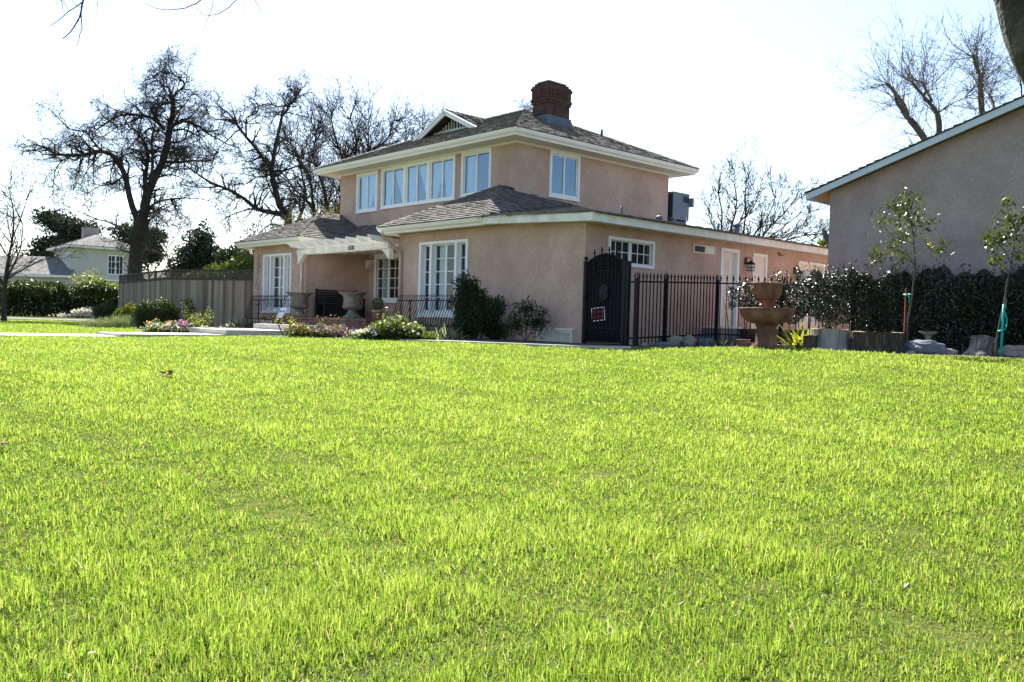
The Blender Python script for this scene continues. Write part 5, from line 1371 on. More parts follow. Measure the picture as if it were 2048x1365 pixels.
oak = [
 (.46, .54, 0, [(262, 575), (264, 545), (268, 500), (271, 470), (276, 440), (282, 412)]),
 (.27, .10, -1.5, [(276, 438), (268, 405), (259, 372), (254, 338), (241, 302), (224, 285), (203, 283), (183, 290), (163, 292), (132, 290)]),
 (.10, .03, (-1.5, -2.2), [(132, 290), (112, 276), (94, 273), (82, 279)]), (.06, .02, (-1.5, -.6), [(163, 292), (140, 305), (125, 322), (118, 345), (112, 365)]),
 (.09, .02, (-1.2, -2.5), [(224, 285), (203, 262), (191, 244), (165, 239), (152, 221), (137, 201)]), (.05, .02, (-1.3, 1), [(132, 290), (115, 298), (100, 292), (82, 300)]),
 (.36, .22, .6, [(282, 412), (287, 372), (296, 342), (312, 305), (320, 262), (323, 229)]), (.20, .14, (.6, .4), [(323, 229), (329, 198), (330, 173)]),
 (.10, .03, (.4, 1.4), [(330, 173), (320, 155), (307, 151), (292, 140), (278, 143), (262, 152)]), (.05, .02, (.5, -.5), [(318, 154), (320, 138), (316, 128), (308, 124)]), (.05, .02, (.8, 0), [(307, 151), (304, 168), (298, 186)]),
 (.10, .04, (.4, -1.0), [(330, 173), (340, 163), (358, 150), (360, 140), (347, 127), (333, 122), (324, 124)]), (.04, .015, (-.8, -.4), [(325, 123), (331, 112), (332, 98)]), (.05, .015, (-.6, -1.2), [(358, 148), (364, 131), (374, 132), (376, 124), (368, 116), (372, 97)]),
 (.16, .04, -1.8, [(322, 236), (305, 216), (287, 210), (267, 207), (244, 213), (226, 229), (214, 244)]), (.07, .02, (-.9, -2), [(267, 207), (250, 200), (240, 190)]),
 (.15, .03, (.5, 2.0), [(324, 232), (341, 221), (356, 221), (374, 229), (381, 239), (396, 249), (417, 262), (437, 269)]), (.06, .02, (1.2, .3), [(374, 229), (378, 214), (390, 205), (405, 208)]), (.05, .02, (1.6, 2.5), [(396, 249), (408, 238), (418, 222)]),
 (.12, .03, (.5, -1.6), [(318, 285), (332, 272), (356, 274), (376, 274), (394, 282)]), (.12, .03, (.4, -.6), [(314, 300), (351, 300), (362, 298), (386, 296), (412, 296), (430, 285), (437, 278)]), (.08, .02, (.4, 1.2), [(320, 262), (336, 262), (356, 250), (366, 238)]),
 (.20, .04, 1.8, [(284, 402), (282, 340), (280, 312), (277, 280), (254, 249), (236, 236), (222, 240)]), (.16, .05, -.6, [(290, 360), (300, 320), (302, 285), (302, 254), (310, 229), (314, 208)]), (.07, .02, (-.3, 1.4), [(302, 262), (284, 252), (270, 256), (256, 268)]),
 (.13, .02, 1.4, [(281, 418), (300, 383), (325, 374), (355, 371), (388, 375)]), (.09, .02, -1.4, [(288, 400), (305, 388), (315, 413), (330, 431), (333, 462)]), (.06, .02, (.8, 0), [(325, 374), (336, 392), (345, 402), (342, 425)]),
 (.11, .02, -1.2, [(272, 462), (257, 449), (236, 429), (203, 418), (183, 408), (157, 395)]), (.08, .02, (-.6, -2), [(254, 330), (238, 345), (222, 350), (206, 366)]), (.07, .02, 1, [(230, 292), (214, 315), (205, 340), (190, 352)]),
 (.09, .018, (-.6, -1.6), [(287, 210), (270, 222), (250, 232), (232, 250)]),
 (.09, .018, (.4, 1.6), [(300, 240), (280, 235), (262, 250), (240, 262), (225, 280)]),
 (.08, .018, (.4, -1.2), [(316, 200), (300, 184), (280, 184), (262, 197), (246, 207)]),
 (.07, .018, (.3, 1.5), [(322, 178), (300, 170), (282, 174), (268, 184)]),
 (.07, .018, (.4, -.8), [(329, 200), (345, 190), (362, 188), (378, 198)]),
 (.09, .018, (.4, 1.2), [(322, 240), (350, 235), (372, 245), (388, 262), (395, 285)]),
 (.08, .018, (.3, -1.4), [(318, 280), (345, 285), (365, 293), (380, 312), (384, 335)]),
 (.08, .018, (.4, 1.0), [(298, 335), (325, 325), (350, 335), (370, 347)]),
 (.06, .018, (-1.2, -.4), [(243, 305), (240, 322), (236, 345)]),
 (.06, .018, (-1.4, -2.2), [(222, 287), (212, 302), (200, 325), (196, 350)]),
 (.06, .018, (-1.5, -.8), [(183, 290), (175, 305), (168, 330)]),
 (.05, .018, (-1.5, -2.2), [(203, 283), (192, 262), (178, 252), (160, 256)]),
 (.06, .018, (.3, 1.2), [(330, 175), (342, 178), (352, 170), (364, 166)]),
]
bare_tree('oak_tree', 'tall bare dark oak with crooked limbs standing behind the left board fence', -19.9, 45, 45, 262, 622, oak, OAK, 3)
oak2 = [
 (.46, .32, 0, [(590, 560), (584, 500), (576, 450), (570, 405)]), (.30, .10, -1, [(570, 405), (555, 387), (545, 349), (540, 316), (532, 303), (512, 275), (492, 252), (474, 227)]),
 (.10, .03, (-1, -1.8), [(474, 227), (456, 217), (438, 219), (425, 208)]), (.2, .06, (-.5, .8), [(540, 316), (545, 278), (550, 242), (555, 209), (565, 194), (563, 186), (577, 174), (576, 161)]), (.05, .02, (.6, 0), [(576, 161), (563, 155), (556, 165)]), (.05, .02, (.6, 1), [(576, 168), (585, 158), (581, 143)]),
 (.08, .03, (.2, -1), [(563, 188), (545, 190), (530, 185), (512, 192)]), (.07, .03, (.3, 1), [(556, 206), (540, 206), (524, 203)]),
 (.09, .03, (-.8, .4), [(492, 252), (489, 214), (507, 204), (504, 184), (488, 175)]), (.08, .02, (-1, -2), [(474, 227), (456, 202), (438, 189), (446, 174), (436, 161)]),
 (.26, .05, -2.2, [(574, 420), (560, 404), (543, 400), (512, 392), (489, 372), (464, 357), (431, 344), (405, 326), (385, 311)]), (.08, .02, (-1, -3), [(512, 392), (482, 402), (464, 415), (451, 430)]), (.06, .02, (-1.4, 0), [(489, 372), (470, 376), (448, 392)]),
 (.10, .03, (-.4, 1.4), [(542, 322), (522, 329), (502, 331), (482, 344), (462, 346)]), (.12, .03, (-.4, 1), [(541, 318), (563, 316), (585, 306), (608, 290)]), (.07, .02, (-.6, -1.6), [(520, 285), (505, 300), (488, 298), (472, 306)]),
 (.16, .05, 1.5, [(578, 440), (596, 400), (600, 360), (586, 310), (572, 270), (540, 262)]), (.12, .03, (0, 2), [(570, 405), (540, 372), (520, 345), (508, 318)]),
]
bare_tree('oak_tree', 'second bare oak leaning left behind the left wing roof', -12.6, 50, 50, 590, 625, oak2, OAK, 8, dens0=.9)
UPR = dict(thin=.72, seg=[.28, .22, .18], wander=[.13, .18, .22], up=[.10, .06, .03], kink=.05, dens=[3.6, 3.6], max=2, ang=(18, 60), len=[(1.0, 3.2), (.6, 1.7), (.3, .9)], rad=[.04, .02, .012], rmin=.009, dens0=4.0, tip=5)
clump = [
 (.30, .06, -1, [(640, 570), (625, 470), (614, 400), (604, 329), (583, 293), (566, 262)]), (.28, .05, .5, [(650, 570), (640, 430), (629, 354), (614, 318), (606, 280), (610, 240)]), (.30, .05, 0, [(660, 570), (662, 450), (660, 418), (672, 329), (693, 278), (690, 240), (680, 214)]),
 (.2, .05, 1.5, [(672, 420), (690, 360), (698, 319), (718, 278), (746, 253), (758, 215)]), (.16, .04, 2, [(680, 400), (720, 340), (749, 301), (786, 278), (812, 232)]), (.2, .05, -1, [(664, 400), (672, 360), (680, 320), (660, 265), (648, 215)]), (.16, .04, .4, [(690, 360), (710, 310), (716, 270), (714, 215)]), (.14, .04, 1, [(700, 340), (730, 300), (770, 285), (800, 268)]), (.14, .04, -1.2, [(618, 400), (590, 370), (570, 350), (548, 345)]), (.12, .04, 1.6, [(720, 330), (750, 318), (790, 300), (826, 262)]),
]
bare_tree('bare_tree', 'thicket like bare brown tree with upright shoots above the upper roof', -11.9, 58, 58, 660, 624, clump, UPR, 12, bark='brownbark', dens0=1.05)
fan = [
 (.16, .05, -.5, [(1440, 560), (1432, 500), (1418, 455), (1414, 405), (1405, 375)]), (.16, .04, .5, [(1450, 560), (1440, 480), (1438, 449), (1449, 405), (1450, 376), (1446, 352)]), (.16, .04, 0, [(1465, 560), (1464, 500), (1463, 458), (1466, 405), (1464, 380), (1465, 353)]), (.10, .03, .6, [(1440, 449), (1460, 425), (1485, 400), (1496, 372)]),
 (.15, .04, 1, [(1475, 560), (1478, 500), (1484, 460), (1500, 440), (1520, 415), (1534, 380)]), (.15, .04, -1, [(1480, 560), (1486, 480), (1516, 432), (1535, 410), (1551, 383)]), (.14, .03, 1.2, [(1490, 560), (1500, 480), (1542, 444), (1586, 409)]), (.14, .03, -.4, [(1495, 560), (1510, 490), (1560, 458), (1612, 449)]), (.10, .03, .8, [(1500, 560), (1522, 480), (1545, 462), (1590, 432)]), (.10, .03, -.8, [(1420, 520), (1405, 450), (1392, 430), (1385, 410)]), (.1, .03, .4, [(1510, 560), (1530, 500), (1570, 472), (1605, 462)]),
]
FAN = dict(UPR, thin=.55, dens0=2.6, dens=[3.4, 3.4], len=[(.7, 2.0), (.4, 1.1), (.2, .6)])
bare_tree('bare_tree', 'bare spreading grey tree fanning out behind the long low roof', 11.8, 44, 44, 1470, 655, fan, FAN, 21, bark='brownbark', dens0=1.35)
top_ = [(.12, .04, 0, [(1050, 620), (1050, 400), (1048, 300), (1046, 240), (1044, 214)]), (.06, .02, 1, [(1050, 300), (1058, 260), (1062, 216)]), (.06, .02, -1, [(1050, 300), (1040, 258), (1034, 222)])]
bare_tree('bare_tree', 'wispy bare treetop just showing beside the brick chimney', .85, 60, 60, 1050, 645, top_, dict(OAK, dens0=2), 5, dens0=.8)
SYC = dict(thin=.62, seg=[.25, .2], wander=[.07, .16], up=[.05, .02], kink=.03, dens=[3.6], max=1, ang=(14, 80), len=[(1.0, 3.3), (.2, .7)], rad=[.014, .008], rmin=.006, dens0=6.0, tip=12, **{'from0': .55})
syc1 = [(.30, .20, 0, [(1862, 640), (1862, 480), (1858, 340), (1846, 279), (1829, 239), (1802, 207)]), (.15, .09, -.6, [(1802, 207), (1790, 199), (1777, 184), (1764, 172), (1757, 166)]), (.15, .10, .5, [(1798, 204), (1793, 180), (1780, 158), (1766, 138)]), (.10, .07, -1, [(1840, 300), (1826, 284), (1802, 276)])]
syc2 = [(.26, .17, 0, [(1868, 640), (1864, 480), (1861, 269), (1861, 217), (1857, 196)]), (.14, .08, .6, [(1857, 196), (1848, 180), (1838, 168), (1830, 152), (1819, 137)]), (.10, .07, -.4, [(1842, 172), (1824, 162), (1822, 150)]), (.05, .03, -1, [(1861, 192), (1870, 176), (1885, 160)]), (.08, .06, .4, [(1845, 172), (1840, 155), (1834, 135)])]
syc3 = [(.28, .18, 0, [(1985, 640), (1978, 420), (1968, 280), (1956, 227), (1944, 185), (1940, 150)]), (.15, .09, -.5, [(1940, 150), (1936, 128), (1931, 112), (1918, 95), (1909, 80)]), (.10, .08, .6, [(1932, 112), (1940, 96), (1944, 80)]), (.08, .06, .3, [(1940, 139), (1947, 122), (1951, 107)]), (.11, .08, -.8, [(1941, 174), (1930, 152), (1921, 134)]), (.12, .08, .9, [(1966, 225), (1974, 187), (1980, 172), (1982, 158)])]
syc4 = [(.22, .14, 0, [(2020, 640), (2024, 400), (2030, 240), (2034, 189), (2041, 154), (2043, 130)]), (.09, .06, .4, [(2040, 154), (2062, 120), (2075, 90)]), (.08, .05, -.4, [(2030, 230), (2012, 110), (2006, 92)])]
for i, (sy, px, lab) in enumerate(((syc1, 1862, 'pollarded sycamore leaning left above the neighbour roof'), (syc2, 1868, 'slim upright pollarded sycamore behind the leaning one'), (syc3, 1985, 'tall pollarded sycamore with knobbly branch ends over the neighbour roof'), (syc4, 2020, 'rightmost pollarded sycamore partly behind the near bough'))):
    D_ = 34 + i; xx = (px - 1024) / 1724 * D_
    bare_tree('sycamore_tree', lab, xx, D_, D_, px, 650, sy, SYC, 30 + i, bark='palebark', twigmat='twig', group='pollarded sycamores behind the neighbour building', dens0=.9)
LT = dict(UPR, thin=.9, len=[(.8, 2.2), (.4, 1.1), (.2, .6)], rad=[.03, .015, .009], rmin=.007, dens0=1.7)
left_t = [(.14, .08, 0, [(2, 628), (0, 590), (4, 540), (10, 500)]), (.06, .02, .5, [(10, 500), (14, 450), (8, 400), (-6, 365)]), (.05, .02, -.6, [(6, 540), (30, 500), (44, 470), (52, 430)]), (.05, .02, .4, [(4, 545), (40, 520), (66, 505), (84, 498)]), (.05, .02, -.4, [(0, 560), (-20, 500), (-30, 420)]), (.04, .02, .8, [(12, 470), (24, 420), (22, 385)])]
bare_tree('bare_tree', 'small bare street tree at the far left edge', -22.4, 38, 38, 2, 628, left_t, LT, 41, bark='brownbark', dens0=.9)
mid_t = [(.12, .05, 0, [(300, 620), (298, 560), (292, 520), (282, 478)]), (.06, .02, 1, [(294, 540), (318, 500), (330, 470), (345, 440)]), (.06, .02, -1, [(300, 560), (330, 520), (350, 490), (372, 462)]), (.05, .02, .5, [(288, 500), (300, 460), (306, 425)]), (.05, .02, -.5, [(298, 560), (275, 520), (262, 490)])]
bare_tree('bare_tree', 'thin bare tree behind the fence right of the tall oak', -26, 62, 62, 300, 622, mid_t, LT, 43, bark='brownbark', dens0=.8)

# ---- leafy trees
def blobcloud(rng, n, blobs, shell=.55):
    """points in ellipsoids (x,y,z,rx,ry,rz,weight); denser towards the surface"""
    w = np.array([b[6] if len(b) > 6 else b[3] * b[4] * b[5] for b in blobs], float); w /= w.sum()
    k = rng.choice(len(blobs), n, p=w); B = np.array([b[:6] for b in blobs], float)[k]
    d = rng.normal(size=(n, 3)); d /= np.linalg.norm(d, axis=1)[:, None]
    r = rng.uniform(0, 1, n) ** (1 - shell * .8)
    wob = 1 + .16 * np.sin(d[:, 0] * 5 + k) + .14 * np.sin(d[:, 1] * 6 + 2 * k) + .12 * np.sin(d[:, 2] * 7 + k * 3)
    return B[:, :3] + d * B[:, 3:] * (r * wob)[:, None], d
def leafy(name, label, cat, x, y, blobs, n, size, m, seed, trunk=None, group=None, up=.2, aspect=.5, shell=.5, barkm='brownbark', zoff=0, fol='crown'):
    rng = np.random.default_rng(seed); T = empty(name, (x, y, g(x, y) + zoff), label, cat, 0, group)
    P, d = blobcloud(rng, n, blobs, shell)
    V, F, R_ = leaves(P, size, rng, up, aspect, nrm=None)
    fastmesh(fol, V, F, M[m], T, R_)
    if trunk:
        mb = MB()
        for r0, r1, pts in trunk: mb.tube(smooth_limb(pts, random.Random(seed), .004), np.linspace(r0, r1, len(smooth_limb(pts, random.Random(seed), .004))), 7, cap=False)
        mb.build('trunk', M[barkm], T)
    return T, rng
def pineblobs(seed, n, w, h0, h1, r):
    R = random.Random(seed); o = []
    for i in range(n):
        t = R.random(); zz = h0 + (h1 - h0) * t; sp = w * (1 - .55 * abs(t - .4))
        q = r * R.uniform(.6, 1.2); o.append((R.uniform(-sp, sp), R.uniform(-sp, sp) * .6, zz, q * 1.25, q, q * .75))
    return o
leafy('pine_tree', 'dark rounded pine left behind the white house roof', 'tree', -54.8, 105, pineblobs(1, 24, 3.5, 5.6, 11.6, 1.5), 15000, .42, 'pineleaf', 51, [(.4, .25, [(0, 0, 0), (.4, 0, 4), (-.2, 0, 8), (.3, 0, 10)]), (.2, .1, [(.2, 0, 5), (2, 0, 7.5), (3, 0, 9)])], 'dark pines on the skyline')
leafy('pine_tree', 'dark pine with high crown against the bare oak', 'tree', -46.5, 108, pineblobs(2, 18, 2.4, 5.5, 10.4, 1.5), 13000, .42, 'pineleaf', 52, [(.4, .2, [(0, 0, 0), (-.3, 0, 5), (.2, 0, 9)])], 'dark pines on the skyline')
leafy('pine_tree', 'tall pointed conifer above the board fence', 'tree', -33.5, 92, [(0, 0, 8.2, 1.6, 1.3, 1.9), (-1, .2, 6.5, 1.9, 1.6, 1.5), (1.3, 0, 6.6, 1.6, 1.5, 1.7), (-2.1, 0, 4.9, 1.8, 1.6, 1.3), (1.9, .3, 4.8, 2, 1.6, 1.4), (.2, 0, 4.6, 2.4, 1.8, 1.6), (.4, 0, 2.6, 3.0, 2, 1.6), (-3, 0, 3, 1.8, 1.5, 1.2)], 13000, .4, 'pineleaf', 54, [(.35, .15, [(0, 0, 0), (.1, 0, 4), (0, 0, 8)])], 'dark pines on the skyline')
leafy('pine_tree', 'broad dark conifer touching the left wing roof', 'tree', -29.2, 90, [(0, 0, 6.2, 1.9, 1.6, 1.6), (1.6, 0, 5.4, 1.7, 1.5, 1.4), (-1.4, 0, 4.6, 2, 1.5, 1.4), (.8, 0, 3.4, 2.6, 2, 1.5), (2.6, 0, 3.6, 1.6, 1.5, 1.3)], 11000, .4, 'pineleaf', 55, [(.3, .15, [(0, 0, 0), (.1, 0, 3), (0, 0, 6)])], 'dark pines on the skyline')
leafy('pine_tree', 'low dark conifers in the gap right of the thin bare tree', 'tree', -38, 95, pineblobs(6, 14, 2.6, .5, 3.0, 1.1), 9000, .4, 'pineleaf', 56, None, 'dark pines on the skyline')
leafy('garden_tree', 'bright green shrubby tree over the fence by the house corner', 'tree', -14.3, 44, [(0, 0, 2.4, 1.3, 1, 1.1), (.8, 0, 2.8, .9, .9, .8), (-1.1, 0, 2.3, .9, .8, .8), (.9, .2, 1.8, 1.2, 1, 1)], 7000, .2, 'midleaf', 57, [(.1, .05, [(0, 0, 0), (.1, 0, 2.4)])])
leafy('garden_tree', 'yellowish pale shrub left of the bright green one behind the fence', 'tree', -16.6, 44, [(0, 0, 1.9, 1.2, 1, .7), (-1, 0, 1.7, .8, .8, .6)], 4500, .18, 'oliveleaf', 58, [(.08, .04, [(0, 0, 0), (0, 0, 1.9)])])
leafy('garden_tree', 'drooping olive brown foliage hanging behind the left wing roof', 'tree', -13.4, 46, [(-.4, 0, 4.4, .8, .7, 1.4), (.6, 0, 4.0, 1, .8, 1.6), (1.6, 0, 4.6, 1.2, .8, 1.7), (-.9, 0, 3.2, .6, .6, 1.2), (2.6, 0, 4.4, 1, .8, 1.6), (3.4, 0, 5.2, .9, .8, 1.4)], 12000, .17, 'oliveleaf', 59, [(.15, .06, [(0, 0, 0), (.3, 0, 2.5), (1, 0, 5)])], up=-.8, aspect=.25)
# palm
T = empty('palm_tree', ((1641 - 1024) / 1724 * 62, 62, 0), 'distant small fan palm top above the low roof end', 'palm')
mb = MB(); mb.tube([(0, 0, 0), (.1, 0, 3), (0, 0, 6.2)], [.2, .18, .16], 8); mb.build('trunk', M['brownbark'], T)
mb = MB(); R = random.Random(2)
for i in range(26):
    a = R.uniform(0, 6.28); e = R.uniform(-.4, 1.3); L_ = R.uniform(.9, 1.25); d = np.array((math.cos(a) * math.cos(e), math.sin(a) * math.cos(e), math.sin(e))); s_ = np.cross(d, (0, 0, 1)); s_ /= np.linalg.norm(s_); c0 = np.array((0, 0, 6.2)); e1 = c0 + d * L_ * .45
    for q in np.linspace(-1, 1, 9):
        t_ = e1 + (d * math.cos(q) + s_ * math.sin(q)) * L_ * .6 + np.array((0, 0, -.12 * abs(q))); mb.add([c0 + d * .2, e1 + s_ * .05 * q, t_], [(0, 1, 2)], R.random())
mb.build('crown', M['midleaf'], T)

# ---- overhanging tree right of the camera: bough in the corner, hanging twigs top left
T = empty('overhanging_tree', (3.9, 3.1, g(3.9, 3.1)), 'near rough bough and thin hanging twigs overhead at the top corners', 'tree')
R = random.Random(77); zb = g(3.9, 3.1)
def tr(pts): return [(x - 3.9, y - 3.1, z - zb) for x, y, z in pts]
def at_px(x, y, D):
    d = _fw * 1724 + _R * (x - 1024) + _U * (682.5 - y); d = d / d.y; return (d.x * D, D, CAM_Z + d.z * D)
bl = tr([(3.9, 3.1, -.8), (3.75, 3.4, .4), at_px(2300, 330, 3.9), at_px(2165, 135, 4.0), at_px(2104, 36, 4.05), at_px(2082, -90, 4.1), at_px(2060, -260, 4.2), (2.1, 4.3, 3.9), (1.2, 4.4, 4.6), (-.4, 4.35, 4.9), (-1.8, 4.3, 4.8), (-2.9, 4.3, 4.6)])
mb = MB(); bpts = smooth_limb(bl, R, .004, .1)
k_ = len(bpts); rr_b = np.interp(np.linspace(0, 1, k_), [0, .2, .35, .5, .7, 1], [.32, .26, .215, .18, .10, .03]); rr_b = rr_b * (1 + .05 * np.sin(np.arange(k_) * .55) + .03 * np.sin(np.arange(k_) * 1.3))
mb.tube(bpts, rr_b, 18, cap=False)
mb.build('trunk', M['treebark2'], T)
mb = MB()
tw = []
def twig(pp, r, D=4.2):
    r *= .62
    # hanging twig: real points at their own distance
    pts = smooth_limb(tr([at_px(x, y, D + .0 * i) for i, (x, y) in enumerate(pp)]), R, .003); tw.append((pts, list(np.linspace(r, r * .4, len(pts)))))
twig([(172, -70), (168, -20), (166, 0), (162, 22), (153, 45), (140, 65), (125, 78)], .011); twig([(162, 22), (163, 45), (163, 60), (158, 78), (151, 93)], .006); twig([(166, 4), (150, 16), (130, 30), (114, 43), (99, 54)], .006); twig([(158, 40), (150, 52), (146, 62)], .004)
twig([(122, -40), (122, -5), (125, 8), (128, 26)], .005); twig([(118, -30), (114, 0), (110, 12)], .004); twig([(122, 0), (132, 12), (142, 24)], .004); twig([(150, -30), (144, 0), (154, 12), (166, 14), (175, 13)], .004); twig([(198, -40), (196, 0), (194, 16), (190, 32)], .004); twig([(204, -20), (206, 2), (218, 10), (226, 22)], .003)
twig([(430, -40), (402, 0), (380, 12), (355, 19), (332, 20), (308, 16), (286, 8)], .006); twig([(520, -60), (473, 0), (460, 14), (440, 27), (420, 31), (404, 28), (394, 14), (398, 2)], .005); twig([(432, -30), (426, 2), (420, 26), (412, 48), (404, 73)], .004); twig([(492, -30), (490, 4), (487, 27)], .004); twig([(502, -30), (512, 4), (522, 24), (527, 32)], .004); twig([(362, -20), (361, 0), (360, 12)], .003); twig([(256, -20), (257, 2)], .003)
# supporting branchlets up to the bough
for (x, y) in ((172, -70), (122, -40), (118, -30), (150, -30), (198, -40), (204, -20), (430, -40), (520, -60), (432, -30), (492, -30), (502, -30), (362, -20), (256, -20)):
    p = np.array(tr([at_px(x, y, 4.2)])[0]); q = min((b for b in bpts), key=lambda b: np.linalg.norm(np.array(b) - p - np.array((R.uniform(-.3, .3), 0, .5))))
    pts = smooth_limb([q, (np.array(q) + p) / 2 + np.array((0, 0, .12)), p], R, .01); tw.append((pts, list(np.linspace(.011, .007, len(pts)))))
tubes(mb, tw); mb.build('twigs', M['treebark'], T)

# ---- hedges
def hedge(name, label, line, width, ztop, n, size, m, seed, zbot=0.05, sparse=None, stems=0, cat='hedge', flat=0.0):
    rng = np.random.default_rng(seed); L = np.array(line, float); seg = np.linalg.norm(np.diff(L, axis=0), axis=1); cum = np.concatenate([[0], np.cumsum(seg)])
    T = empty(name, (L[0][0], L[0][1], g(*L[0])), label, cat)
    s = rng.uniform(0, cum[-1], n)
    X = np.interp(s, cum, L[:, 0]); Y = np.interp(s, cum, L[:, 1])
    dx = np.gradient(np.interp(np.linspace(0, cum[-1], 50), cum, L[:, 0])); dy = np.gradient(np.interp(np.linspace(0, cum[-1], 50), cum, L[:, 1]))
    i = np.clip((s / cum[-1] * 49).astype(int), 0, 49); ln = np.hypot(dx, dy); nx, ny = -dy[i] / ln[i], dx[i] / ln[i]
    top = np.interp(s / cum[-1], np.linspace(0, 1, len(ztop)), ztop) + .07 * np.sin(s * 3.1 + 1) + .06 * np.sin(s * 7.7) + .05 * np.sin(s * 17 + 2)
    q = rng.uniform(-1, 1, n); q = np.sign(q) * np.abs(q) ** .55
    bulge = 1 + .22 * np.sin(s * 2.3 + 3 * q) + .15 * np.sin(s * 5.9)
    h = rng.uniform(0, 1, n) ** .75
    spike = rng.uniform(0, 1, n) < .012
    z = zbot + (top - zbot) * h + np.where(spike & (h > .85), rng.uniform(0, .28, n), 0)
    wz = width * .5 * bulge * (1 - .35 * np.clip((h - .75) / .25, 0, 1) ** 2)
    P = np.stack([X + nx * q * wz - L[0][0], Y + ny * q * wz - L[0][1], z], 1)
    if sparse is not None:
        f = np.interp(s / cum[-1], np.linspace(0, 1, len(sparse)), [a for a, b in sparse]); lo = np.interp(s / cum[-1], np.linspace(0, 1, len(sparse)), [b for a, b in sparse])
        cl = .5 + .5 * np.sin(s * 9 + z * 7) * np.sin(z * 11 + s * 4)
        keep = (rng.uniform(0, 1, n) < f * (.5 + cl)) & (z > lo + .12 * np.sin(s * 8)); P = P[keep]
    V, F, R_ = leaves(P, size, rng, 0, .58, flat=flat); fastmesh('foliage', V, F, M[m], T, R_)
    if stems:
        k = 110; ts = rng.uniform(0, cum[-1], k); sx = np.interp(ts, cum, L[:, 0]) - L[0][0] + rng.normal(0, .12, k); sy = np.interp(ts, cum, L[:, 1]) - L[0][1] + rng.normal(0, .12, k); sz = np.interp(ts / cum[-1], np.linspace(0, 1, len(ztop)), ztop) - .05
        hh = rng.uniform(.1, .36, k); mb = MB(); PP = []
        for i in range(k):
            e = np.array((sx[i] + rng.normal(0, .05), sy[i] + rng.normal(0, .05), sz[i] + hh[i])); b = np.array((sx[i], sy[i], sz[i] - .1)); mb.tube([b, (b + e) / 2, e], [.005, .004, .002], 3)
            for q in range(int(10 + hh[i] * 30)): PP.append(b + (e - b) * rng.uniform(.2, 1.02) + rng.normal(0, .028, 3))
        mb.build('sprig', M['treebark'], T); V, F, R_ = leaves(np.array(PP), size * .95, rng, .2, .55, flat=flat); fastmesh('sprig_leaves', V, F, M[m], T, R_)
        mb = MB(); R = random.Random(seed)
        for k in range(stems):
            t = R.uniform(0, cum[-1]); x, y = np.interp(t, cum, L[:, 0]) - L[0][0], np.interp(t, cum, L[:, 1]) - L[0][1]; zt = np.interp(t / cum[-1], np.linspace(0, 1, len(ztop)), ztop)
            mb.tube([(x, y, -.1), (x + R.uniform(-.1, .1), y + R.uniform(-.1, .1), zt * .5), (x + R.uniform(-.25, .25), y + R.uniform(-.2, .2), zt * R.uniform(.85, 1.1))], [.014, .01, .004], 4)
        mb.build('stems', M['treebark'], T)
    return T
hedge('hedge', 'glossy dark leaved hedge over the iron fence before the neighbour wall', [(4.95, 19.8), (6.2, 19.35), (7.4, 18.85), (9.2, 17.95), (12.2, 16.5)], .85, [1.18, 1.42, 1.58, 1.66, 1.62, 1.66, 1.72, 1.74, 1.76], 125000, .052, 'hedgeleaf', 61, zbot=.03, sparse=[(.28, .75), (.5, .62), (.75, .55), (1.0, .3), (1, 0), (1, 0), (1, 0), (1, 0), (1, 0)], stems=60, flat=1.3)
hedge('hedge', 'long clipped dark hedge across the street before the white house', [(-37.5, 62.5), (-26, 62.5), (-21, 63)], 1.6, [2.4, 2.5, 2.2, 2.15, 2.1, 2.1], 26000, .22, 'darkleaf', 62, zbot=-.1)
leafy('shrub', 'rounded yellow green bush top left in the far hedge', 'shrub', -34.2, 60.9, [(0, 0, 1.9, 2.0, .6, .55), (-1.6, 0, 1.8, 1, .5, .45)], 4000, .2, 'boxleaf', 63, fol='foliage')
leafy('shrub', 'rounded yellow green bush second along the far hedge', 'shrub', -29.6, 60.9, [(0, 0, 1.95, 1.7, .6, .6), (1.2, 0, 1.8, .8, .5, .45)], 4000, .2, 'boxleaf', 64, fol='foliage')
leafy('small_tree', 'pale budding small tree before the white house wall', 'tree', -32.9, 67, [(0, 0, 2.9, 1.3, 1.2, .8), (1.4, 0, 2.5, 1.4, 1, .4)], 900, .17, 'yellowleaf', 65, [(.08, .03, [(0, 0, 0), (.1, 0, 1.5), (0, 0, 3.2)]), (.04, .02, [(0, 0, 1.4), (.8, 0, 2.4), (1.6, 0, 2.8)])])
leafy('shrub', 'white flowering shrub at the foot of the far hedge', 'shrub', -29.3, 59, [(0, 0, .4, .8, .5, .35), (-1.2, 0, .15, 1, .4, .15), (1.6, 0, .12, 1.6, .4, .12)], 1600, .13, 'lilac', 66, fol='foliage')

# ---- bushes along the fence on the left
leafy('shrub', 'clipped boxy shrub with sunlit yellow top by the board fence', 'shrub', -12.85, 31.1, [(0, 0, .52, .70, .5, .52), (-.42, 0, .62, .34, .4, .42), (.45, 0, .62, .34, .4, .42), (-.4, 0, .3, .38, .42, .36), (.42, 0, .3, .38, .42, .36), (0, -.15, .74, .5, .35, .3)], 30000, .055, 'boxleaf', 71, fol='foliage', shell=.85)
leafy('shrub', 'dark round shrub at the end of the board fence', 'shrub', -18.0, 38.2, [(0, 0, .55, .5, .45, .5), (.1, 0, .4, .55, .5, .4)], 7000, .08, 'boxleaf', 72, fol='foliage', shell=.7)
leafy('shrub', 'loose yellow green shrub between the round and boxy shrubs', 'shrub', -15.3, 34.2, [(0, 0, .5, .42, .4, .42), (.3, 0, .5, .3, .3, .35), (-.3, 0, .4, .3, .3, .3)], 2600, .1, 'yellowleaf', 73, fol='foliage')
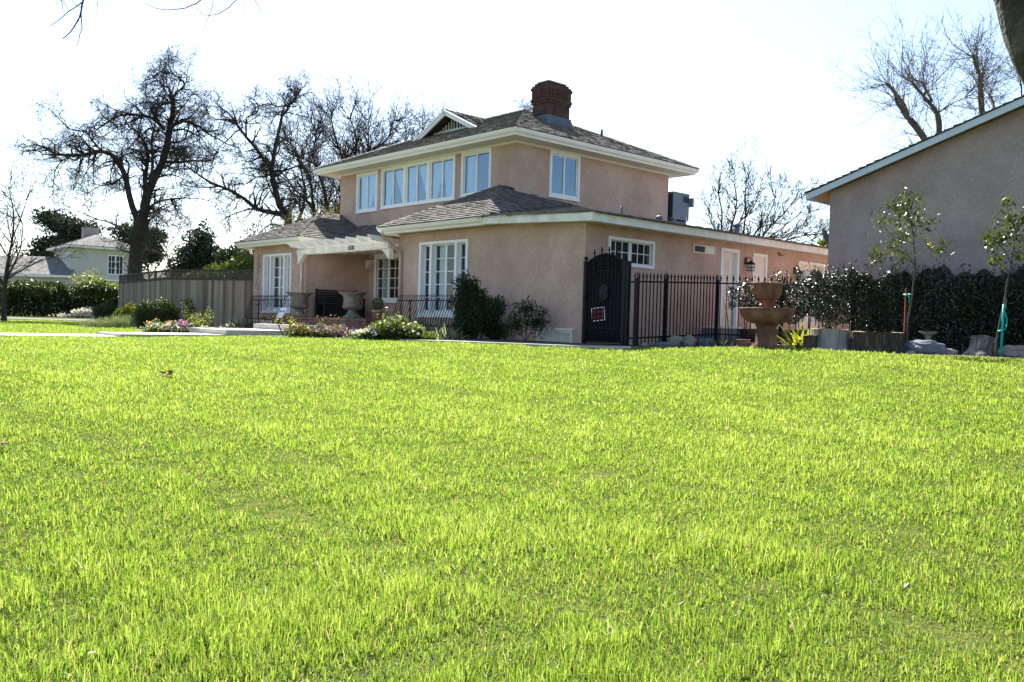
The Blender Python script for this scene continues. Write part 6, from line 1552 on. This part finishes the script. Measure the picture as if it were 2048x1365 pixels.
T, rng = leafy('lavender_bush', 'grey green lavender mound beside the boxy shrub', 'shrub', -14.35, 30.6, [(0, 0, .16, .8, .6, .26), (.5, 0, .2, .6, .5, .3), (-.5, 0, .12, .6, .5, .2)], 6500, .09, 'lavleaf', 74, fol='foliage', up=1.6, aspect=.14)
leafy('shrub', 'thin broad leaved sapling against the board fence', 'shrub', -11.75, 31.2, [(0, 0, 1.05, .22, .2, .16), (.15, 0, .8, .16, .15, .2), (-.1, 0, .7, .12, .12, .2)], 240, .1, 'midleaf', 75, [(.012, .006, [(0, 0, 0), (.05, 0, .6), (0, 0, 1.1)])], fol='foliage', aspect=.6)

# ---- flowers
def flowers(name, label, x, y, blobs, nleaf, lsize, leafm, parts, seed, zoff=0, cat='flowers', up=.4):
    T, rng = leafy(name, label, cat, x, y, blobs, nleaf, lsize, leafm, seed, fol='foliage', shell=.6, zoff=zoff, up=up)
    for (m, n, size, sel) in parts:
        P, d = blobcloud(rng, n * 3, sel or blobs, .95); P = P[d[:, 2] > -.15][:n]; P[:, 2] += .015
        k = len(P); fac = rng.normal(size=(k, 3)); fac[:, 2] += 1.6; fac[:, 1] -= .6; fac /= np.linalg.norm(fac, axis=1)[:, None]
        t = rng.normal(size=(k, 3)); a = np.cross(fac, t); a /= np.linalg.norm(a, axis=1)[:, None]; b = np.cross(fac, a)
        V, F, R_ = [], [], []
        np_ = 7
        ring_ = [math.cos(2 * math.pi * j / np_) for j in range(np_)], [math.sin(2 * math.pi * j / np_) for j in range(np_)]
        r = size * .5 * rng.uniform(.7, 1.2, k)[:, None]
        pts = [P - fac * r * .25] + [P + (a * ring_[0][j] + b * ring_[1][j]) * r + fac * r * .15 * (1 if j % 2 else -1) for j in range(np_)]
        V = np.stack(pts, 1).reshape(-1, 3); base = np.arange(k)[:, None] * (np_ + 1)
        F = np.concatenate([base + np.array([[0, 1 + j, 1 + (j + 1) % np_]]) for j in range(np_)])
        fastmesh('blossom', V, F, M[m], T, np.repeat(rng.uniform(0, 1, k), np_ + 1))
    return T
flowers('flowering_shrub', 'low purple daisy mound beside the porch steps', -4.05, 19.75, [(0, 0, .13, .40, .36, .18), (.42, -.25, .09, .38, .34, .14), (-.32, .2, .15, .33, .3, .17), (.75, -.5, .06, .24, .24, .11)], 9000, .05, 'midleaf', [('purple', 620, .055, None)], 81)
flowers('flowering_shrub', 'dusky red flower mound left of the purple daisies', -5.05, 20.5, [(0, 0, .13, .32, .3, .2), (.3, -.1, .12, .25, .25, .18)], 3600, .05, 'midleaf', [('pinkred', 240, .045, None)], 82)
flowers('flowering_shrub', 'spreading green daisy bush with white and lilac flowers by the edging', -2.5, 18.15, [(0, 0, .24, .40, .34, .26), (.42, -.15, .18, .34, .34, .19), (-.42, 0, .14, .34, .34, .16), (.05, .2, .36, .24, .24, .18), (.76, -.3, .11, .2, .22, .12), (-.66, .1, .06, .22, .22, .09)], 15000, .055, 'midleaf', [('lilac', 190, .06, None), ('lilac', 120, .06, [(-.5, -.15, .12, .3, .22, .14)])], 83)
fx0, fy0 = hw(12.1, -4.4)
flowers('flowering_shrub', 'pale lilac and purple flower bed beside the walk landing', fx0, fy0, [(0, 0, .12, .5, .4, .22), (.5, .25, .1, .4, .4, .2), (-.4, -.2, .1, .35, .35, .2), (.9, .5, .08, .4, .35, .16)], 7000, .055, 'midleaf', [('lilac', 330, .065, None), ('purple', 160, .065, [(.25, .1, .22, .36, .3, .18)])], 84)
flowers('poppies', 'small orange poppies at the lawn end of the lilac bed', fx0 - .55, fy0 + .1, [(0, 0, .28, .25, .2, .12), (.4, .1, .3, .2, .2, .08)], 500, .05, 'lavleaf', [('orange', 7, .09, None)], 85)
def rosebush(x, y, h, w, n, seed, label, m='yellowleaf', leaf=.055):
    rng = np.random.default_rng(seed); R = random.Random(seed); T = empty('rose_bush', (x, y, g(x, y)), label, 'shrub')
    mb = MB(); tips = []
    for i in range(7):
        a = R.uniform(0, 6.28); pts = [(0, 0, -.05), (w * .3 * math.cos(a), w * .3 * math.sin(a), h * .45), (w * .5 * math.cos(a + .3), w * .5 * math.sin(a + .3), h * R.uniform(.75, 1.05))]
        mb.tube(pts, [.012, .009, .004], 5); tips += [np.array(pts[1]) * (1 - t) + np.array(pts[2]) * t for t in (.2, .5, .8, 1)]
    mb.build('stems', M['brownbark'], T)
    P = np.array([tips[R.randrange(len(tips))] for _ in range(n)]) + rng.normal(size=(n, 3)) * .07
    V, F, R_ = leaves(P, leaf, rng, .2, .6); fastmesh('foliage', V, F, M[m], T, R_)
rosebush(*hw(12.7, -3.4), .75, .8, 260, 91, 'rose bush with yellow green leaves behind the lilac bed', 'midleaf'); rosebush(*hw(11.9, -3.5), .55, .7, 240, 92, 'smaller rose bush at the corner of the walk landing')
rosebush(*hw(8.2, -2.85), .62, .55, 150, 93, 'sparse leggy rose bush standing before the porch step'); rosebush(*hw(8.1, -1.6), .52, .6, 90, 94, 'low rose shoots in front of the brick porch')
rosebush(-2.75, 18.6, .62, .35, 60, 95, 'rose shoot rising out of the white daisy bush')
def strappy(x, y, n, L, w, seed, label, m, spread=.5, name='strappy_plant'):
    R = random.Random(seed); T = empty(name, (x, y, g(x, y)), label, 'plant'); mb = MB()
    for i in range(n):
        a = R.uniform(0, 6.28); e = R.uniform(.5, 1.4); l = L * R.uniform(.6, 1.1); ox_, oy_ = R.gauss(0, spread * .3), R.gauss(0, spread * .3)
        pts = []; h = np.array((ox_, oy_, 0.0)); d = np.array((math.cos(a) * math.cos(e), math.sin(a) * math.cos(e), math.sin(e))); s_ = np.array((-math.sin(a), math.cos(a), 0)) * w * .5
        k = 5
        for q in range(k + 1):
            ww = s_ * (1 - (q / k) ** 2 * .92); pts += [h - ww, h + ww]; h = h + d * l / k; d = d + np.array((0, 0, -.16 - .1 * R.random())); d /= np.linalg.norm(d)
        mb.add(pts, [(2 * q, 2 * q + 1, 2 * q + 3, 2 * q + 2) for q in range(k)], R.random())
    mb.build('leaves', M[m], T); return T
for i, (a, b, lab) in enumerate(((5.7, -.95, 'dark strappy clump under the guard by the daisy bush'), (4.9, -1.0, 'dark strappy clump under the middle of the iron guard'), (4.1, -1.05, 'dark strappy clump next to the tall dark shrub'), (13.2, -1.3, 'dark strappy clump at the left guard nearest the porch'), (14.0, -1.3, 'dark strappy clump under the middle of the left guard'), (14.9, -1.2, 'dark strappy clump at the fence end of the left guard'))):
    strappy(*hw(a, b), 120, .62, .028, 100 + i, lab, 'darkleaf', .7)
strappy(*hw(2.55, -1.85), 60, .42, .04, 110, 'grey green iris leaves at the foot of the tall dark shrub', 'lavleaf', .6)
leafy('shrub', 'small pale leaved shrublet in the dirt bed', 'shrub', *hw(2.9, -2.35), [(0, 0, .12, .2, .18, .13)], 420, .045, 'yellowleaf', 111, fol='foliage')
x, y = 5.95, 17.72
strappy(x, y, 34, .72, .085, 112, 'yellow green clump of broad arching leaves behind the stumps', 'yellowleaf', .4, 'clivia_plant')
strappy(4.45, 18.3, 50, .25, .03, 113, 'low dark ground plants between fountain and fence post', 'darkleaf', .9)
leafy('tall_shrub', 'tall dark evergreen shrub against the right wing wall', 'shrub', *hw(2.75, -.75), [(-.33, 0, 1.28, .24, .24, .34), (-.1, 0, 1.2, .24, .24, .28), (-.33, 0, .85, .3, .3, .45), (-.25, 0, .4, .38, .34, .45), (.15, 0, .5, .42, .34, .42), (.46, -.05, .82, .24, .22, .24), (.34, 0, .6, .30, .28, .28), (.1, 0, .95, .24, .24, .26), (.44, 0, .25, .34, .3, .3)], 22000, .058, 'darkleaf', 114, [(.03, .015, [(0, 0, -.05), (-.1, 0, .7), (-.3, 0, 1.4)]), (.03, .012, [(.1, 0, -.05), (.2, 0, .5), (.3, 0, 1.0)])], fol='foliage', shell=.5)
leafy('open_shrub', 'open twiggy dark shrub between the tall shrub and the crawl vent', 'shrub', *hw(1.15, -.65), [(0, 0, .75, .36, .3, .26), (.24, 0, .45, .38, .28, .3), (-.24, 0, .4, .36, .28, .3), (.38, 0, .70, .16, .14, .14)], 3000, .055, 'darkleaf', 115, [(.014, .006, [(0, 0, -.05), (.02, 0, .4), (.0, 0, .85)]), (.01, .005, [(0, 0, 0), (.2, 0, .4), (.34, 0, .7)]), (.01, .005, [(0, 0, 0), (-.18, 0, .35), (-.26, 0, .6)])], fol='foliage', shell=.3)
leafy('potted_flower', 'orange bloom behind the left window guard', 'flowers', *hw(14.2, -.45), [(0, 0, .52, .06, .06, .09)], 60, .09, 'orange', 116, fol='blossom')

# ---- two staked young trees
def young(name, label, x, y, trunk, twigs_, clumps, seed, m='youngleaf', n=190):
    rng = np.random.default_rng(seed); R = random.Random(seed); T = empty(name, (x, y, g(x, y)), label, 'tree')
    mb = MB(); sp = smooth_limb(trunk, R, .002); mb.tube(sp, np.linspace(.024, .007, len(sp)), 7); mb.build('trunk', M['palebark'], T)
    mb = MB()
    for t in twigs_: q = smooth_limb(t, R, .004); mb.tube(q, np.linspace(.009, .003, len(q)), 5)
    mb.build('twigs', M['palebark'], T)
    P = np.concatenate([np.array(c[:3]) + rng.normal(size=(int(n * c[4]), 3)) * (c[3] * 1.9) for c in clumps])
    V, F, R_ = leaves(P, .085, rng, -.7, .5); fastmesh('foliage', V, F, M[m], T, R_)
    return T
s1 = 16.8 / 1724
def rp(px, py, bx, by, s, dep=0.0): return ((px - bx) * s, dep, (by - py) * s)
q = lambda px, py, d=0.0: rp(px, py, 1817, 712, s1, d)
young('young_tree', 'slender young tree tied with teal tape to a rusty stake', 7.73, 16.8,
  [q(1818, 718), q(1813, 680), q(1814, 640), q(1821, 590), q(1823, 530), q(1820, 495), q(1815, 460), q(1806, 430), q(1800, 402)],
  [[q(1822, 528), q(1838, 507, .1), q(1852, 495, .1), q(1874, 488, .15), q(1892, 486, .2)], [q(1852, 495, .1), q(1866, 505, .1), q(1884, 500, .1)], [q(1821, 525), q(1800, 512, -.1), q(1780, 505, -.2), q(1756, 503, -.2), q(1728, 522, -.25)], [q(1819, 490), q(1800, 480, .2), q(1780, 472, .2), q(1764, 448, .2)], [q(1817, 470), q(1832, 448, -.1), q(1846, 440, -.1)], [q(1812, 450), q(1790, 425, .1), q(1772, 408, .1)], [q(1808, 435), q(1822, 415, .1), q(1832, 425, .1)], [q(1822, 530), q(1804, 520), q(1798, 505)]],
  [(*q(1797, 402), .05, .35), (*q(1776, 418), .045, .3), (*q(1760, 445, .1), .05, .35), (*q(1812, 418), .07, .5), (*q(1830, 440), .06, .4), (*q(1795, 440), .07, .45), (*q(1802, 470), .05, .35), (*q(1838, 452), .05, .2), (*q(1780, 500, -.1), .05, .3), (*q(1735, 520, -.2), .04, .3), (*q(1756, 505, -.2), .05, .2), (*q(1800, 520), .045, .25), (*q(1876, 500, .1), .045, .3), (*q(1892, 488, .2), .03, .15), (*q(1848, 492), .03, .12)], 121)
s2 = 16.0 / 1724
q2 = lambda px, py, d=0.0: rp(px, py, 1993, 716, s2, d)
young('young_tree', 'second young tree bound to a teal plastic pole near the right edge', 9.0, 16.0,
  [q2(1992, 722), q2(1992, 680), q2(1998, 640), q2(2005, 600), q2(2010, 555), q2(2016, 510), q2(2022, 470), q2(2030, 430)],
  [[q2(2012, 545), q2(1996, 530), q2(1982, 520)], [q2(2014, 525), q2(2000, 500), q2(1980, 480), q2(1966, 472)], [q2(2016, 510), q2(2036, 500), q2(2056, 505)], [q2(2020, 480), q2(2008, 450), q2(2002, 408)], [q2(2024, 460), q2(2040, 430), q2(2052, 400)], [q2(2018, 500), q2(2040, 470), q2(2062, 440)]],
  [(*q2(2002, 405), .035, .25), (*q2(2006, 435), .05, .4), (*q2(2000, 455), .06, .5), (*q2(1995, 480), .05, .4), (*q2(1980, 482), .05, .35), (*q2(1965, 472), .03, .12), (*q2(1988, 520), .05, .35), (*q2(2030, 450), .07, .6), (*q2(2048, 480), .06, .4), (*q2(2050, 410), .05, .35), (*q2(2036, 505), .05, .25), (*q2(2060, 440), .06, .4)], 122)
mb = MB(); mb.box(-.008, .008, -.012, .012, -.1, 1.30)
st1 = mb.build('tree_stake', M['ruststake']); st1.location = (7.66, 16.86, g(7.66, 16.86)); tag(st1, 'rusty steel stake beside the first young tree', 'stake')
mb = MB(); mb.tube([(-.03, .03, 1.17), (.02, -.05, 1.16), (.09, -.02, 1.17), (.08, .04, 1.18), (0, .06, 1.165), (-.03, .03, 1.17)], .013, 6); mb.tube([(.05, -.03, 1.16), (.06, -.04, 1.05), (.07, -.03, 1.0)], .011, 5); mb.tube([(.0, -.03, 1.17), (-.04, -.05, 1.14)], .01, 5)
o = mb.build('tree_tie', M['greenstake']); o.location = st1.location; tag(o, 'knotted teal tape round the first young tree and rusty stake', 'tie')
mb = MB(); mb.tube([(0, 0, -.1), (.01, 0, .55), (.02, 0, 1.0)], [.024, .024, .022], 10)
o = mb.build('tree_stake', M['greenstake']); o.location = (9.055, 15.96, g(9.055, 15.96)); tag(o, 'teal plastic pole beside the second young tree', 'stake')
mb = MB(); mb.tube([(.0, .0, .86), (.03, -.04, .84), (.06, -.05, .72), (.09, .0, .6), (.03, -.05, .54), (-.05, -.04, .50), (-.06, .02, .5), (0, .05, .53)], .014, 6)
o = mb.build('tree_tie', M['greenstake']); o.location = (9.055, 15.96, g(9.055, 15.96)); tag(o, 'loose teal tape looped round the second young tree', 'tie')
mb = MB(); mb.box(-.03, .03, -.003, .003, -.1, .1); o = mb.build('plant_tag', M['fencewood']); o.location = (9.11, 15.99, g(9.1, 16) + 1.02); tag(o, 'small tan tag hanging on the second young tree', 'tag')

# ---- litter on the lawn
def leaf_litter(x, y, sz, m, label, seed, k=3):
    R = random.Random(seed); mb = MB()
    for i in range(k):
        c = np.array((R.gauss(0, sz * .4), R.gauss(0, sz * .4), .045 + R.random() * .02)); a = R.uniform(0, 6.28); d = np.array((math.cos(a), math.sin(a), R.uniform(-.2, .4))) * sz; s_ = np.array((-math.sin(a), math.cos(a), .2)) * sz * .35; z = np.array((0, 0, sz * .25))
        mb.add([c - d, c + s_ + z, c + d, c - s_ + z, c], [(0, 1, 4), (1, 2, 4), (2, 3, 4), (3, 0, 4)])
    o = mb.build('dry_leaf', M[m]); o.location = (x, y, g(x, y)); tag(o, label, 'leaf')
def lawn_pt(px, py):
    d = at_px(px, py, 1.0); k = 1.0
    for _ in range(60):
        z = CAM_Z + (d[2] - CAM_Z) * k; k += max(.0, (z - g(d[0] * k, k))) * 2
    return d[0] * k, k
for i, (px, py, sz, m, lab, k) in enumerate(((335, 757, .085, 'paper', 'crumpled grey brown leaf clump lying on the left lawn', 6), (845, 1000, .03, 'paper', 'dark dry leaf lying mid lawn', 2), (1803, 1192, .017, 'litterwhite', 'bleached leaf lying on the lower right lawn', 1), (350, 1156, .016, 'litterwhite', 'bleached leaf tip low on the left lawn', 1), (183, 1340, .016, 'litterwhite', 'white leaf standing at the bottom left lawn edge', 1), (5, 905, .05, 'paper', 'brown leaf at the left edge of the lawn', 3))):
    x, y = lawn_pt(px, py); leaf_litter(x, y, sz, m, lab, i, k)
